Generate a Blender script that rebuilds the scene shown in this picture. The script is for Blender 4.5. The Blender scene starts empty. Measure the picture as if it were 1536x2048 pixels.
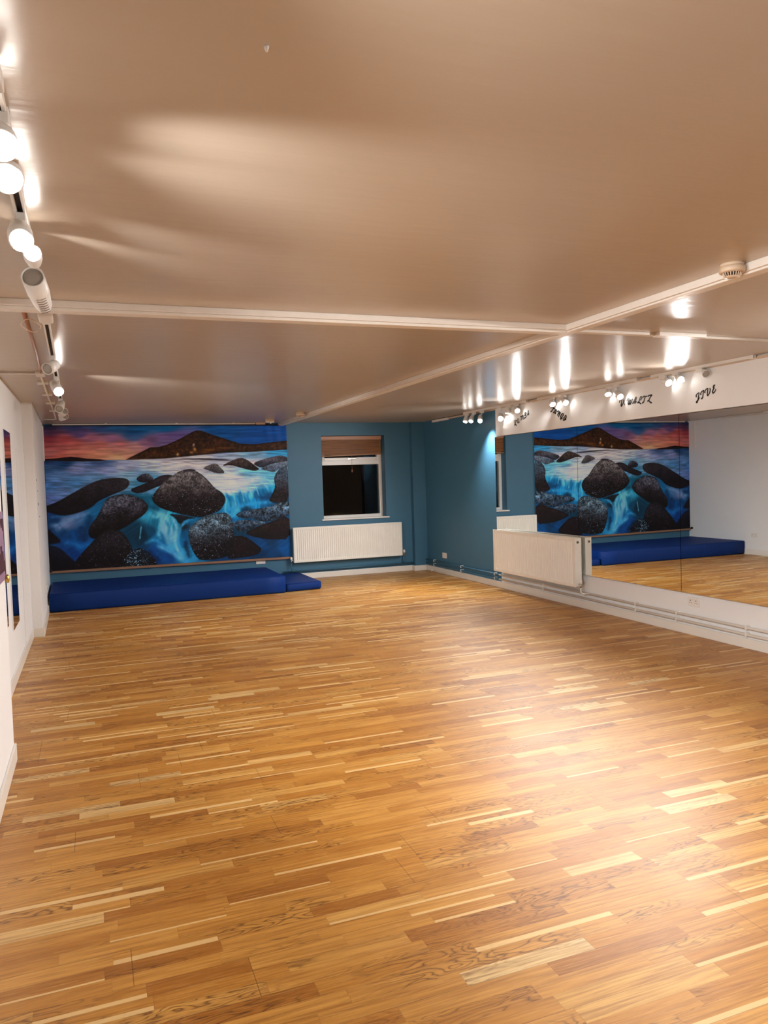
import bpy, bmesh, math, random
import numpy as np
from mathutils import Vector, Matrix

random.seed(7)
SC = bpy.context.scene
COL = SC.collection
PI = math.pi

# ------------------------------------------------------------------ measures
F = 1543.436                       # focal length in pixels of a 1536 x 2048 frame
PITCH, ROLL, YAW, CAMH = 0.04454, -0.03177, 0.36194, 1.58463
H = 2.5                            # ceiling height
XR = 5.285                         # right wall
YB = 12.032                        # back wall
XL = -0.648                        # left wall
XP = -0.542                        # left wall, thicker part next to the back wall
XN = -0.487                        # left wall, thicker part near the camera
def xp(y):                         # that part runs very slightly out of true
    return XP - 0.061 * max(0.0, (y - 8.97)) / 3.06


YF = -3.6                          # wall behind the camera


def axes():
    cy, sy = math.cos(YAW), math.sin(YAW)
    cp, sp = math.cos(PITCH), math.sin(PITCH)
    fw = Vector((sy * cp, cy * cp, -sp))
    r = Vector((cy, -sy, 0))
    u = r.cross(fw)
    c, s = math.cos(ROLL), math.sin(ROLL)
    return c * r + s * u, -s * r + c * u, fw


RV, UV, FV = axes()
CAM = Vector((0, 0, CAMH))


def at(px, py, ax, val):
    """point of the photograph -> point of the room on the plane axis=val"""
    d = FV + RV * ((px - 768) / F) - UV * ((py - 1024) / F)
    t = (val - CAM[ax]) / d[ax]
    return CAM + d * t


# ------------------------------------------------------------------ colours
def lin(c):
    c = c / 255.0
    return c / 12.92 if c <= 0.04045 else ((c + 0.055) / 1.055) ** 2.4


def rgb(r, g, b):
    return (lin(r), lin(g), lin(b), 1.0)


def mat(name, col, rough=0.5, metal=0.0, spec=0.5, noise=0.0, nscale=8.0, bump=0.0, bscale=60.0, emit=None, estr=0.0, coat=0.0):
    m = bpy.data.materials.new(name)
    m.use_nodes = True
    nt = m.node_tree
    b = nt.nodes['Principled BSDF']
    b.inputs['Base Color'].default_value = col
    b.inputs['Roughness'].default_value = rough
    b.inputs['Metallic'].default_value = metal
    b.inputs['Specular IOR Level'].default_value = spec
    b.inputs['Coat Weight'].default_value = coat
    if emit:
        b.inputs['Emission Color'].default_value = emit
        b.inputs['Emission Strength'].default_value = estr
    tc = nt.nodes.new('ShaderNodeTexCoord')
    if noise > 0:
        n = nt.nodes.new('ShaderNodeTexNoise')
        n.inputs['Scale'].default_value = nscale
        n.inputs['Detail'].default_value = 4
        nt.links.new(tc.outputs['Object'], n.inputs['Vector'])
        mx = nt.nodes.new('ShaderNodeMix')
        mx.data_type = 'RGBA'
        mx.inputs['A'].default_value = [c * (1 - noise) for c in col[:3]] + [1]
        mx.inputs['B'].default_value = [min(1, c * (1 + noise)) for c in col[:3]] + [1]
        nt.links.new(n.outputs['Fac'], mx.inputs['Factor'])
        nt.links.new(mx.outputs['Result'], b.inputs['Base Color'])
    if bump > 0:
        n = nt.nodes.new('ShaderNodeTexNoise')
        n.inputs['Scale'].default_value = bscale
        n.inputs['Detail'].default_value = 3
        nt.links.new(tc.outputs['Object'], n.inputs['Vector'])
        bp = nt.nodes.new('ShaderNodeBump')
        bp.inputs['Strength'].default_value = bump
        bp.inputs['Distance'].default_value = 0.01
        nt.links.new(n.outputs['Fac'], bp.inputs['Height'])
        nt.links.new(bp.outputs['Normal'], b.inputs['Normal'])
    return m


class G:
    """tiny node-graph helper"""
    def __init__(self, nt):
        self.nt = nt

    def _in(self, sock, v):
        if v is None:
            return
        if isinstance(v, bpy.types.NodeSocket):
            self.nt.links.new(v, sock)
        else:
            sock.default_value = v

    def m(self, op, a, b=None, c=None, clamp=False):
        n = self.nt.nodes.new('ShaderNodeMath')
        n.operation = op
        n.use_clamp = clamp
        for i, v in enumerate((a, b, c)):
            self._in(n.inputs[i], v)
        return n.outputs[0]

    def xyz(self, x, y, z):
        n = self.nt.nodes.new('ShaderNodeCombineXYZ')
        for i, v in enumerate((x, y, z)):
            self._in(n.inputs[i], v)
        return n.outputs[0]

    def white(self, vec):
        n = self.nt.nodes.new('ShaderNodeTexWhiteNoise')
        n.noise_dimensions = '3D'
        self.nt.links.new(vec, n.inputs['Vector'])
        return n.outputs['Value']

    def noise(self, vec, scale, detail=3, rough=0.5, dist=0.0):
        n = self.nt.nodes.new('ShaderNodeTexNoise')
        self.nt.links.new(vec, n.inputs['Vector'])
        n.inputs['Scale'].default_value = scale
        n.inputs['Detail'].default_value = detail
        n.inputs['Roughness'].default_value = rough
        n.inputs['Distortion'].default_value = dist
        return n.outputs['Fac']

    def ramp(self, f, stops, interp='LINEAR'):
        n = self.nt.nodes.new('ShaderNodeValToRGB')
        n.color_ramp.interpolation = interp
        el = n.color_ramp.elements
        el[0].position, el[0].color = stops[0]
        el[1].position, el[1].color = stops[-1]
        for p, c in stops[1:-1]:
            e = el.new(p)
            e.color = c
        self.nt.links.new(f, n.inputs['Fac'])
        return n.outputs['Color']

    def mix(self, f, a, b, mode='MIX'):
        n = self.nt.nodes.new('ShaderNodeMix')
        n.data_type = 'RGBA'
        n.blend_type = mode
        self._in(n.inputs['Factor'], f)
        self._in(n.inputs['A'], a)
        self._in(n.inputs['B'], b)
        return n.outputs['Result']


def floor_material():
    m = bpy.data.materials.new('oak_strip_parquet')
    m.use_nodes = True
    nt = m.node_tree
    g = G(nt)
    b = nt.nodes['Principled BSDF']
    tc = nt.nodes.new('ShaderNodeTexCoord')
    sp = nt.nodes.new('ShaderNodeSeparateXYZ')
    nt.links.new(tc.outputs['Object'], sp.inputs[0])
    x, y = sp.outputs[0], sp.outputs[1]
    W = 0.07
    yr = g.m('DIVIDE', y, W)
    row = g.m('FLOOR', yr)
    fy = g.m('FRACT', yr)
    r1 = g.white(g.xyz(row, 3.1, 7.7))
    r2 = g.white(g.xyz(row, 9.4, 1.3))
    length = g.m('ADD', 0.30, g.m('MULTIPLY', r1, 0.26))
    xr = g.m('DIVIDE', g.m('ADD', x, g.m('MULTIPLY', r2, 5.0)), length)
    colu = g.m('FLOOR', xr)
    fx = g.m('FRACT', xr)
    sid = g.white(g.xyz(row, colu, 0.5))
    sid2 = g.white(g.xyz(row, colu, 4.5))
    sid3 = g.white(g.xyz(row, colu, 8.5))
    # stave colour
    c0 = g.ramp(sid, [(0.0, rgb(160, 106, 52)), (0.15, rgb(182, 127, 65)), (0.5, rgb(196, 143, 77)), (0.82, rgb(206, 155, 88)),
                      (0.94, rgb(213, 167, 100)), (0.985, rgb(228, 196, 140)), (1.0, rgb(232, 204, 152))])
    # grain: fine streaks
    sv = g.xyz(g.m('ADD', g.m('MULTIPLY', x, 3.0), g.m('MULTIPLY', sid2, 37.0)), g.m('MULTIPLY', y, 75.0), g.m('MULTIPLY', sid3, 11.0))
    st = g.noise(sv, 1.0, 5, 0.62)
    c1 = g.mix(g.m('MULTIPLY', g.m('SUBTRACT', st, 0.40, clamp=True), 2.2), c0, rgb(128, 76, 32))
    sv2 = g.xyz(g.m('MULTIPLY', x, 9.0), g.m('MULTIPLY', y, 160.0), sid)
    c1 = g.mix(g.m('MULTIPLY', g.m('SUBTRACT', g.noise(sv2, 1.0, 2, 0.5), 0.5, clamp=True), 1.3), c1, rgb(226, 180, 116))
    # cathedral figure on some staves
    wv = g.xyz(g.m('ADD', g.m('MULTIPLY', x, 1.7), g.m('MULTIPLY', sid2, 53.0)), g.m('ADD', g.m('MULTIPLY', y, 9.0), g.m('MULTIPLY', sid, 17.0)), 0.0)
    wn = g.noise(wv, 1.0, 3, 0.55, 0.25)
    rings = g.m('ABSOLUTE', g.m('SUBTRACT', g.m('MULTIPLY', g.m('FRACT', g.m('MULTIPLY', wn, 19.0)), 2.0), 1.0))
    ringm = g.m('POWER', rings, 3.0)
    patch = g.m('MULTIPLY', g.m('SUBTRACT', g.noise(g.xyz(g.m('MULTIPLY', x, 1.3), g.m('MULTIPLY', y, 5.0), sid2), 1.0, 1, 0.5), 0.41, clamp=True), 6.0, clamp=True)
    figm = g.m('MULTIPLY', g.m('GREATER_THAN', sid3, 0.42), g.m('MULTIPLY', ringm, patch))
    c2 = g.mix(g.m('MULTIPLY', figm, 0.85), c1, rgb(84, 46, 18))
    # pale sapwood slivers along a stave edge
    sap = g.m('MULTIPLY', g.m('GREATER_THAN', sid2, 0.80), g.m('LESS_THAN', fy, g.m('ADD', 0.10, g.m('MULTIPLY', sid3, 0.38))))
    c3 = g.mix(g.m('MULTIPLY', sap, 0.8), c2, rgb(232, 200, 146))
    # blotchy wear
    big = g.noise(tc.outputs['Object'], 1.7, 3, 0.5)
    c4 = g.mix(g.m('MULTIPLY', g.m('SUBTRACT', big, 0.45, clamp=True), 0.9), c3, rgb(160, 108, 54))
    # joints
    pr = g.m('FRACT', g.m('DIVIDE', y, W * 3))
    ed = 0.008
    j1 = g.m('LESS_THAN', pr, ed)
    pcol = g.m('ADD', g.m('DIVIDE', x, 2.2), g.white(g.xyz(g.m('FLOOR', g.m('DIVIDE', y, W * 3)), 2.0, 2.0)))
    j2 = g.m('LESS_THAN', g.m('FRACT', pcol), 0.0012)
    j3 = g.m('LESS_THAN', fx, 0.004)
    j4 = g.m('LESS_THAN', fy, 0.02)
    j = g.m('MAXIMUM', g.m('MULTIPLY', g.m('MAXIMUM', j1, j2), 0.6), g.m('MULTIPLY', g.m('MAXIMUM', j3, j4), 0.22))
    c5 = g.mix(j, c4, rgb(70, 36, 14))
    hs = nt.nodes.new('ShaderNodeHueSaturation')
    hs.inputs['Saturation'].default_value = 1.08
    hs.inputs['Value'].default_value = 1.0
    nt.links.new(c5, hs.inputs['Color'])
    nt.links.new(hs.outputs[0], b.inputs['Base Color'])
    rn = g.noise(tc.outputs['Object'], 3.0, 3, 0.6)
    nt.links.new(g.m('ADD', 0.36, g.m('MULTIPLY', rn, 0.10)), b.inputs['Roughness'])
    b.inputs['Specular IOR Level'].default_value = 0.72
    bp = nt.nodes.new('ShaderNodeBump')
    bp.inputs['Strength'].default_value = 0.3
    bp.inputs['Distance'].default_value = 0.002
    hgt = g.m('SUBTRACT', g.m('MULTIPLY', st, 0.5), g.m('ADD', g.m('MULTIPLY', j, 1.2), g.m('MULTIPLY', figm, 0.25)))
    nt.links.new(hgt, bp.inputs['Height'])
    nt.links.new(bp.outputs['Normal'], b.inputs['Normal'])
    return m


def ceiling_material():
    m = bpy.data.materials.new('gloss_painted_ceiling')
    m.use_nodes = True
    nt = m.node_tree
    g = G(nt)
    b = nt.nodes['Principled BSDF']
    tc = nt.nodes.new('ShaderNodeTexCoord')
    n1 = g.noise(tc.outputs['Object'], 0.7, 3, 0.5)
    c = g.mix(n1, rgb(190, 174, 155), rgb(198, 183, 166))
    nt.links.new(c, b.inputs['Base Color'])
    b.inputs['Roughness'].default_value = 0.27
    b.inputs['Specular IOR Level'].default_value = 0.5
    sp = nt.nodes.new('ShaderNodeSeparateXYZ')
    nt.links.new(tc.outputs['Object'], sp.inputs[0])
    roll = g.noise(g.xyz(g.m('MULTIPLY', sp.outputs[0], 2.5), g.m('MULTIPLY', sp.outputs[1], 16.0), 0.0), 1.0, 3, 0.55)
    und = g.noise(tc.outputs['Object'], 0.9, 1, 0.4)
    fine = g.noise(tc.outputs['Object'], 260.0, 2, 0.5)
    hh = g.m('ADD', g.m('ADD', g.m('MULTIPLY', roll, 0.16), g.m('MULTIPLY', und, 1.0)), g.m('MULTIPLY', fine, 0.006))
    bp = nt.nodes.new('ShaderNodeBump')
    bp.inputs['Strength'].default_value = 0.5
    bp.inputs['Distance'].default_value = 0.02
    nt.links.new(hh, bp.inputs['Height'])
    nt.links.new(bp.outputs['Normal'], b.inputs['Normal'])
    return m


WHITE_WALL = rgb(240, 240, 240)
M = dict(
    floor=floor_material(),
    ceiling=ceiling_material(),
    white=mat('white_wall_paint', WHITE_WALL, 0.55, bump=0.15, bscale=40, noise=0.02, nscale=3),
    blue=mat('teal_blue_wall_paint', rgb(64, 113, 141), 0.5, bump=0.12, bscale=60, noise=0.04, nscale=4),
    gloss=mat('white_gloss_woodwork', rgb(236, 231, 222), 0.3, noise=0.02, nscale=5),
    strip=mat('ceiling_strip_paint', rgb(230, 222, 212), 0.4, bump=0.2, bscale=30, noise=0.05, nscale=12),
    rad=mat('radiator_enamel', rgb(246, 244, 236), 0.3, noise=0.01),
    plastic=mat('white_plastic', rgb(236, 232, 226), 0.35),
    cream=mat('cream_plastic', rgb(214, 190, 164), 0.4),
    dark=mat('dark_slot', rgb(28, 16, 12), 0.7),
    black=mat('black_lettering_vinyl', rgb(14, 12, 12), 0.45),
    chrome=mat('chrome_fitting', rgb(200, 196, 190), 0.2, metal=1.0),
    brass=mat('brass_fitting', rgb(196, 160, 80), 0.3, metal=1.0),
    bluepipe=mat('blue_painted_pipe', rgb(58, 102, 126), 0.4),
    matblue=mat('royal_blue_mat_vinyl', rgb(0, 44, 112), 0.6, spec=0.2, noise=0.06, nscale=6, bump=0.05, bscale=12),
    matseam=mat('mat_seam_piping', rgb(0, 38, 108), 0.6, spec=0.2),
    timber=mat('timber_batten', rgb(150, 112, 86), 0.5, noise=0.12, nscale=25),
    upvc=mat('white_upvc', rgb(238, 236, 232), 0.25),
    copper=mat('copper_brown_casing', rgb(170, 120, 92), 0.4),
    grey=mat('grey_housing', rgb(206, 198, 194), 0.4),
    headw=mat('white_metal_housing', rgb(236, 234, 230), 0.35),
    scuff=mat('dark_wall_fleck', rgb(60, 50, 52), 0.6),
    mauve=mat('mauve_poster_print', rgb(150, 118, 146), 0.5, noise=0.25, nscale=12),
    maroon=mat('maroon_print', rgb(70, 12, 32), 0.5),
    lens_on=mat('lit_lens', rgb(255, 250, 240), 0.3, emit=(1.0, 0.975, 0.93, 1), estr=6.0),
    lens_off=mat('unlit_lens', rgb(168, 162, 154), 0.15),
    nightwall=mat('night_brick', rgb(4, 2, 3), 0.9, spec=0.05),
)


def blind_material():
    m = bpy.data.materials.new('wood_weave_blind')
    m.use_nodes = True
    nt = m.node_tree
    g = G(nt)
    b = nt.nodes['Principled BSDF']
    tc = nt.nodes.new('ShaderNodeTexCoord')
    sp = nt.nodes.new('ShaderNodeSeparateXYZ')
    nt.links.new(tc.outputs['Object'], sp.inputs[0])
    n = g.noise(g.xyz(g.m('MULTIPLY', sp.outputs[0], 3.0), 0.0, g.m('MULTIPLY', sp.outputs[2], 120.0)), 1.0, 3, 0.6)
    c = g.ramp(n, [(0.25, rgb(84, 44, 8)), (0.55, rgb(140, 84, 20)), (0.8, rgb(170, 112, 36))])
    nt.links.new(c, b.inputs['Base Color'])
    b.inputs['Roughness'].default_value = 0.5
    return m


M['blind'] = blind_material()


def mirror_material():
    m = bpy.data.materials.new('mirror_glass')
    m.use_nodes = True
    b = m.node_tree.nodes['Principled BSDF']
    b.inputs['Base Color'].default_value = (0.84, 0.86, 0.86, 1)
    b.inputs['Metallic'].default_value = 1.0
    b.inputs['Roughness'].default_value = 0.0
    return m


def glass_material():
    m = bpy.data.materials.new('window_glass')
    m.use_nodes = True
    b = m.node_tree.nodes['Principled BSDF']
    b.inputs['Base Color'].default_value = (0.9, 0.92, 0.92, 1)
    b.inputs['Transmission Weight'].default_value = 1.0
    b.inputs['Roughness'].default_value = 0.0
    b.inputs['IOR'].default_value = 1.33
    return m


M['mirror'] = mirror_material()
M['glass'] = glass_material()


# ------------------------------------------------------------------ mesh helpers
def box(bm, x0, x1, y0, y1, z0, z1, mi=0):
    vs = [bm.verts.new(p) for p in ((x0, y0, z0), (x1, y0, z0), (x1, y1, z0), (x0, y1, z0), (x0, y0, z1), (x1, y0, z1), (x1, y1, z1), (x0, y1, z1))]
    for f in ((3, 2, 1, 0), (4, 5, 6, 7), (0, 1, 5, 4), (1, 2, 6, 5), (2, 3, 7, 6), (3, 0, 4, 7)):
        fc = bm.faces.new([vs[i] for i in f])
        fc.material_index = mi
    return vs


def frame_of(d):
    d = Vector(d).normalized()
    a = Vector((0, 0, 1)) if abs(d.z) < 0.95 else Vector((1, 0, 0))
    u = d.cross(a).normalized()
    return d, u, d.cross(u).normalized()


def lathe(bm, p0, d, prof, n=24, mi=0, cap=True):
    """prof: list of (distance along d, radius)"""
    p0 = Vector(p0)
    d, u, v = frame_of(d)
    rings = []
    for t, r in prof:
        c = p0 + d * t
        rings.append([bm.verts.new(c + (u * math.cos(2 * PI * i / n) + v * math.sin(2 * PI * i / n)) * r) for i in range(n)])
    for a, b in zip(rings, rings[1:]):
        for i in range(n):
            f = bm.faces.new((a[i], a[(i + 1) % n], b[(i + 1) % n], b[i]))
            f.smooth = True
            f.material_index = mi
    if cap:
        for r in (rings[0][::-1], rings[-1]):
            f = bm.faces.new(r)
            f.material_index = mi
    return rings


def tube(bm, pts, r, n=10, mi=0):
    pts = [Vector(p) for p in pts]
    rings = []
    u = None
    for i, p in enumerate(pts):
        d = (pts[min(i + 1, len(pts) - 1)] - pts[max(i - 1, 0)]).normalized()
        if u is None:
            _, u, _ = frame_of(d)
        u = (u - d * u.dot(d)).normalized()
        v = d.cross(u)
        rings.append([bm.verts.new(p + (u * math.cos(2 * PI * k / n) + v * math.sin(2 * PI * k / n)) * r) for k in range(n)])
    for a, b in zip(rings, rings[1:]):
        for i in range(n):
            f = bm.faces.new((a[i], a[(i + 1) % n], b[(i + 1) % n], b[i]))
            f.smooth = True
            f.material_index = mi
    for r_ in (rings[0][::-1], rings[-1]):
        bm.faces.new(r_).material_index = mi


def obj(name, bm, mats, parent=None, bevel=0.0, seg=2):
    bmesh.ops.recalc_face_normals(bm, faces=bm.faces[:])
    me = bpy.data.meshes.new(name)
    bm.to_mesh(me)
    bm.free()
    for m in (mats if isinstance(mats, (list, tuple)) else [mats]):
        me.materials.append(m)
    o = bpy.data.objects.new(name, me)
    COL.objects.link(o)
    if parent:
        o.parent = parent
        o.matrix_parent_inverse = Matrix.Translation(-parent.location) if parent.type == 'EMPTY' and parent.rotation_euler.z == 0 else parent.matrix_world.inverted()
    if bevel > 0:
        md = o.modifiers.new('edge', 'BEVEL')
        md.width = bevel
        md.segments = seg
        md.limit_method = 'ANGLE'
    return o


def nb():
    return bmesh.new()


def tag(o, label, cat, group=None, kind=None):
    o['label'] = label
    o['category'] = cat
    if group:
        o['group'] = group
    if kind:
        o['kind'] = kind
    return o


def thing(name, label, cat, loc=(0, 0, 0), group=None):
    o = bpy.data.objects.new(name, None)
    o.location = loc
    o.empty_display_size = 0.05
    COL.objects.link(o)
    return tag(o, label, cat, group)


def struct(name, bm, m, bevel=0.0):
    o = obj(name, bm, m, None, bevel)
    o['kind'] = 'structure'
    return o


# ------------------------------------------------------------------ room shell
b = nb(); box(b, XL - 0.3, XR + 0.3, YF - 0.3, YB + 0.5, -0.12, 0.0)
struct('floor', b, M['floor'])
b = nb(); box(b, XL - 0.3, XR + 0.3, YF - 0.3, YB + 0.5, H, H + 0.12)
struct('ceiling', b, M['ceiling'])

# back wall with the window opening and the pier in the right-hand corner
WX0, WX1, WZ0, WZ1 = 3.51, 4.60, 0.94, 2.29
b = nb()
TH = 0.42
box(b, XL - 0.3, WX0, YB, YB + TH, 0, H)
box(b, WX1, XR, YB, YB + TH, 0, H)
box(b, WX0, WX1, YB, YB + TH, 0, WZ0)
box(b, WX0, WX1, YB, YB + TH, WZ1, H)
box(b, 5.055, XR, 11.93, YB, 0, H)
struct('wall_back', b, M['blue'])

YS = 9.42                                           # end of the blue paint on the right wall
b = nb()
box(b, XR, XR + 0.3, YS, YB + TH, 0, H, 1)
box(b, XR, XR + 0.3, YF, YS, 0, H, 0)
struct('wall_right', b, [M['white'], M['blue']])

b = nb()
vs = box(b, XL - 0.3, XP, 8.97, YB, 0, H)
for v in vs:
    if v.co.x > -0.8:
        v.co.x = xp(v.co.y)
box(b, XL - 0.3, XL, 4.95, 8.97, 0, H)
box(b, XL - 0.3, XN, YF, 4.95, 0, H)
struct('wall_left', b, M['white'])
b = nb(); box(b, XL - 0.3, XR + 0.3, YF - 0.3, YF, 0, H)
struct('wall_front', b, M['white'])

# thin lining boards around the corner of the left pier
b = nb()
box(b, XL, XL + 0.006, 8.1, 8.964, 0.1, 1.97)
box(b, XL + 0.006, XP, 8.962, 8.97, 0.1, 1.97)
struct('trim_1', b, M['white'], 0.002)

# skirting boards
def skirt(name, segs, h=0.088, m='gloss'):
    b = nb()
    for (x0, x1, y0, y1) in segs:
        for v in box(b, x0, x1, y0, y1, 0, h):
            if name == 'baseboard_left' and v.co.y > 9.5:
                v.co.x += xp(v.co.y) - XP
    struct(name, b, M[m], 0.004)


skirt('baseboard_right', [(XR - 0.02, XR, YF, 11.93)])
skirt('baseboard_back', [(XP - 0.055, 5.037, YB - 0.018, YB), (5.037, 5.055, 11.912, YB - 0.018), (5.055, XR - 0.02, 11.912, 11.93)], 0.09)
skirt('baseboard_left', [(XP, XP + 0.015, 8.97, YB - 0.02), (XL, XP + 0.015, 8.955, 8.97), (XL, XL + 0.015, 4.95, 8.955), (XN, XN + 0.014, YF, 4.95)], 0.1)

# ceiling cover strips
b = nb()
box(b, 2.808, 2.905, YF, YB - 0.02, 2.463, H)
box(b, 2.822, 2.89, YF, YB - 0.02, 2.452, 2.463)
struct('trim_2', b, M['strip'], 0.003)
b = nb()
box(b, XL, 2.808, 4.115, 4.215, 2.467, H)
box(b, XL, 2.822, 4.127, 4.203, 2.451, 2.467)
struct('trim_3', b, M['strip'], 0.003)
b = nb()
box(b, 2.905, 3.60, 4.235, 4.26, 2.482, H)
box(b, 2.905, XR, 4.275, 4.298, 2.484, H)
vs = box(b, 3.60, 4.0, 4.2, 4.27, 2.474, H)
struct('trim_4', b, M['strip'], 0.002)
# white board over the mirrors
b = nb(); box(b, 5.215, XR, YF, 9.36, 2.098, H)
struct('trim_5', b, M['white'], 0.003)

# ------------------------------------------------------------------ window
wn = bpy.data.objects.new('window_1', None)
COL.objects.link(wn)
wn.location = (4.05, YB + 0.17, WZ0)
wn['kind'] = 'structure'
YW = YB + 0.165
b = nb()
box(b, WX0, WX0 + 0.05, YW, YW + 0.07, WZ0, WZ1)
box(b, WX1 - 0.05, WX1, YW, YW + 0.07, WZ0, WZ1)
box(b, WX0 + 0.05, WX1 - 0.05, YW, YW + 0.07, WZ0, WZ0 + 0.045)
box(b, WX0 + 0.05, WX1 - 0.05, YW, YW + 0.07, WZ1 - 0.05, WZ1)
box(b, WX0 + 0.05, WX1 - 0.05, YW, YW + 0.07, 1.815, 1.885)
obj('window_frame', b, M['upvc'], wn, 0.004)
b = nb()
box(b, WX0 + 0.05, WX0 + 0.09, YW - 0.015, YW + 0.05, 1.885, WZ1 - 0.05)
box(b, WX1 - 0.09, WX1 - 0.05, YW - 0.015, YW + 0.05, 1.885, WZ1 - 0.05)
box(b, WX0 + 0.09, WX1 - 0.09, YW - 0.015, YW + 0.05, 1.885, 1.935)
box(b, WX0 + 0.09, WX1 - 0.09, YW - 0.015, YW + 0.05, WZ1 - 0.1, WZ1 - 0.05)
sash = obj('window_sash', b, M['upvc'], wn, 0.004)
b = nb()
box(b, 4.0, 4.06, YW - 0.03, YW - 0.014, 1.9, 1.925)
box(b, 4.02, 4.13, YW - 0.045, YW - 0.03, 1.905, 1.92)
obj('handle', b, M['chrome'], sash, 0.003)
b = nb()
box(b, WX0 + 0.05, WX1 - 0.05, YW + 0.03, YW + 0.036, WZ0 + 0.045, 1.815)
obj('lower_pane', b, M['glass'], wn)
b = nb()
box(b, WX0 + 0.09, WX1 - 0.09, YW + 0.02, YW + 0.026, 1.935, WZ1 - 0.1)
obj('upper_pane', b, M['glass'], wn)
b = nb()
box(b, WX0 - 0.035, WX1 + 0.045, YB - 0.03, YB, WZ0 - 0.022, WZ0)
box(b, WX0, WX1, YB, YW + 0.07, WZ0 - 0.022, WZ0 + 0.002)
obj('window_sill', b, M['upvc'], wn, 0.003)

bl = thing('window_blind', 'brown wooden blind pulled up at the top of the back wall window', 'blind', (4.03, YB + 0.07, WZ1))
b = nb(); box(b, WX0 + 0.005, WX1 - 0.04, YB + 0.03, YB + 0.05, 2.222, WZ1 - 0.008)
obj('valance', b, mat('pale_wood_valance', rgb(176, 122, 84), 0.4, noise=0.1, nscale=20), bl, 0.003)
b = nb()
zs = 2.222
k = 0
while zs > 1.985:
    box(b, WX0 + 0.012, WX1 - 0.055, YB + 0.042 + 0.003 * (k % 2), YB + 0.095, zs - 0.0165, zs - 0.001)
    zs -= 0.0175
    k += 1
obj('folded_slats', b, M['blind'], bl, 0.001)
b = nb(); vs = box(b, WX0 + 0.012, WX1 - 0.055, YB + 0.035, YB + 0.1, 1.95, 1.968)
for v in vs:
    v.co.z += 0.022 * (v.co.x - WX0)
obj('bottom_rail', b, mat('wood_bottom_rail', rgb(158, 108, 62), 0.4), bl, 0.003)
b = nb()
tube(b, [(4.03, YB + 0.03, 1.96), (4.031, YB + 0.03, 1.74)], 0.002, 6)
obj('pull_cord', b, M['timber'], bl)
b = nb(); lathe(b, (4.031, YB + 0.03, 1.74), (0, 0, -1), [(0, 0.004), (0.02, 0.009), (0.045, 0.014), (0.05, 0.006)], 12)
obj('cord_weight', b, M['timber'], bl)

# night outside: yard wall and ground a little beyond the window
b = nb(); box(b, -1, 9, 16.0, 16.3, -0.5, 5)
tag(obj('yard_wall', b, M['nightwall']), 'dark wall standing outside beyond the window at night', 'wall')

# ------------------------------------------------------------------ photo mural (the print on the hanging)
def vnoise(x, y, seed):
    xi = np.floor(x).astype(np.int64); yi = np.floor(y).astype(np.int64)
    fx = x - xi; fy = y - yi
    fx = fx * fx * (3 - 2 * fx); fy = fy * fy * (3 - 2 * fy)

    def h(a, c):
        n = (a * 374761393 + c * 668265263 + seed * 974634777) & 0x7fffffff
        n = ((n ^ (n >> 13)) * 1274126177) & 0x7fffffff
        return ((n ^ (n >> 16)) & 0xffff) / 65535.0
    return (h(xi, yi) * (1 - fx) + h(xi + 1, yi) * fx) * (1 - fy) + (h(xi, yi + 1) * (1 - fx) + h(xi + 1, yi + 1) * fx) * fy


def fbm(x, y, seed, o=4):
    s = np.zeros_like(x); a = 0.5
    for i in range(o):
        s += a * vnoise(x * 2 ** i, y * 2 ** i, seed + i)
        a *= 0.5
    return s / (1 - 0.5 ** o)


def sdist(X, Y, poly):
    """signed distance to a polygon, positive inside"""
    P = np.array(poly, float)
    d = np.full(X.shape, 1e9)
    ins = np.zeros(X.shape, bool)
    n = len(P)
    for i in range(n):
        ax, ay = P[i]; bx, by = P[(i + 1) % n]
        ex, ey = bx - ax, by - ay
        wx, wy = X - ax, Y - ay
        t = np.clip((wx * ex + wy * ey) / (ex * ex + ey * ey + 1e-9), 0, 1)
        d = np.minimum(d, np.hypot(wx - ex * t, wy - ey * t))
        c = ((ay > Y) != (by > Y)) & (X < (bx - ax) * (Y - ay) / (by - ay + 1e-12) + ax)
        ins ^= c
    return np.where(ins, d, -d)


def smooth_poly(poly, it=2):
    for _ in range(it):
        q = []
        n = len(poly)
        for i in range(n):
            a, c = poly[i], poly[(i + 1) % n]
            q.append((a[0] * .75 + c[0] * .25, a[1] * .75 + c[1] * .25))
            q.append((a[0] * .25 + c[0] * .75, a[1] * .25 + c[1] * .75))
        poly = q
    return poly


def idw(X, Y, samples, sy=1.0, pw=3.0):
    num = np.zeros(X.shape + (3,)); den = np.zeros(X.shape)
    for (x, y, r, g, b_) in samples:
        d = np.hypot(X - x, (Y - y) * sy) + 3.0
        w = 1.0 / d ** pw
        den += w
        num += w[..., None] * np.array([r, g, b_], float)
    return num / den[..., None]


def A5(pts):        # enlarged-view coordinates -> photo coordinates
    return [(60 + x / 5.12, 820 + y / 5.12) for x, y in pts]


def B4(pts):
    return [(300 + x / 4.267, 820 + y / 4.267) for x, y in pts]


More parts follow.
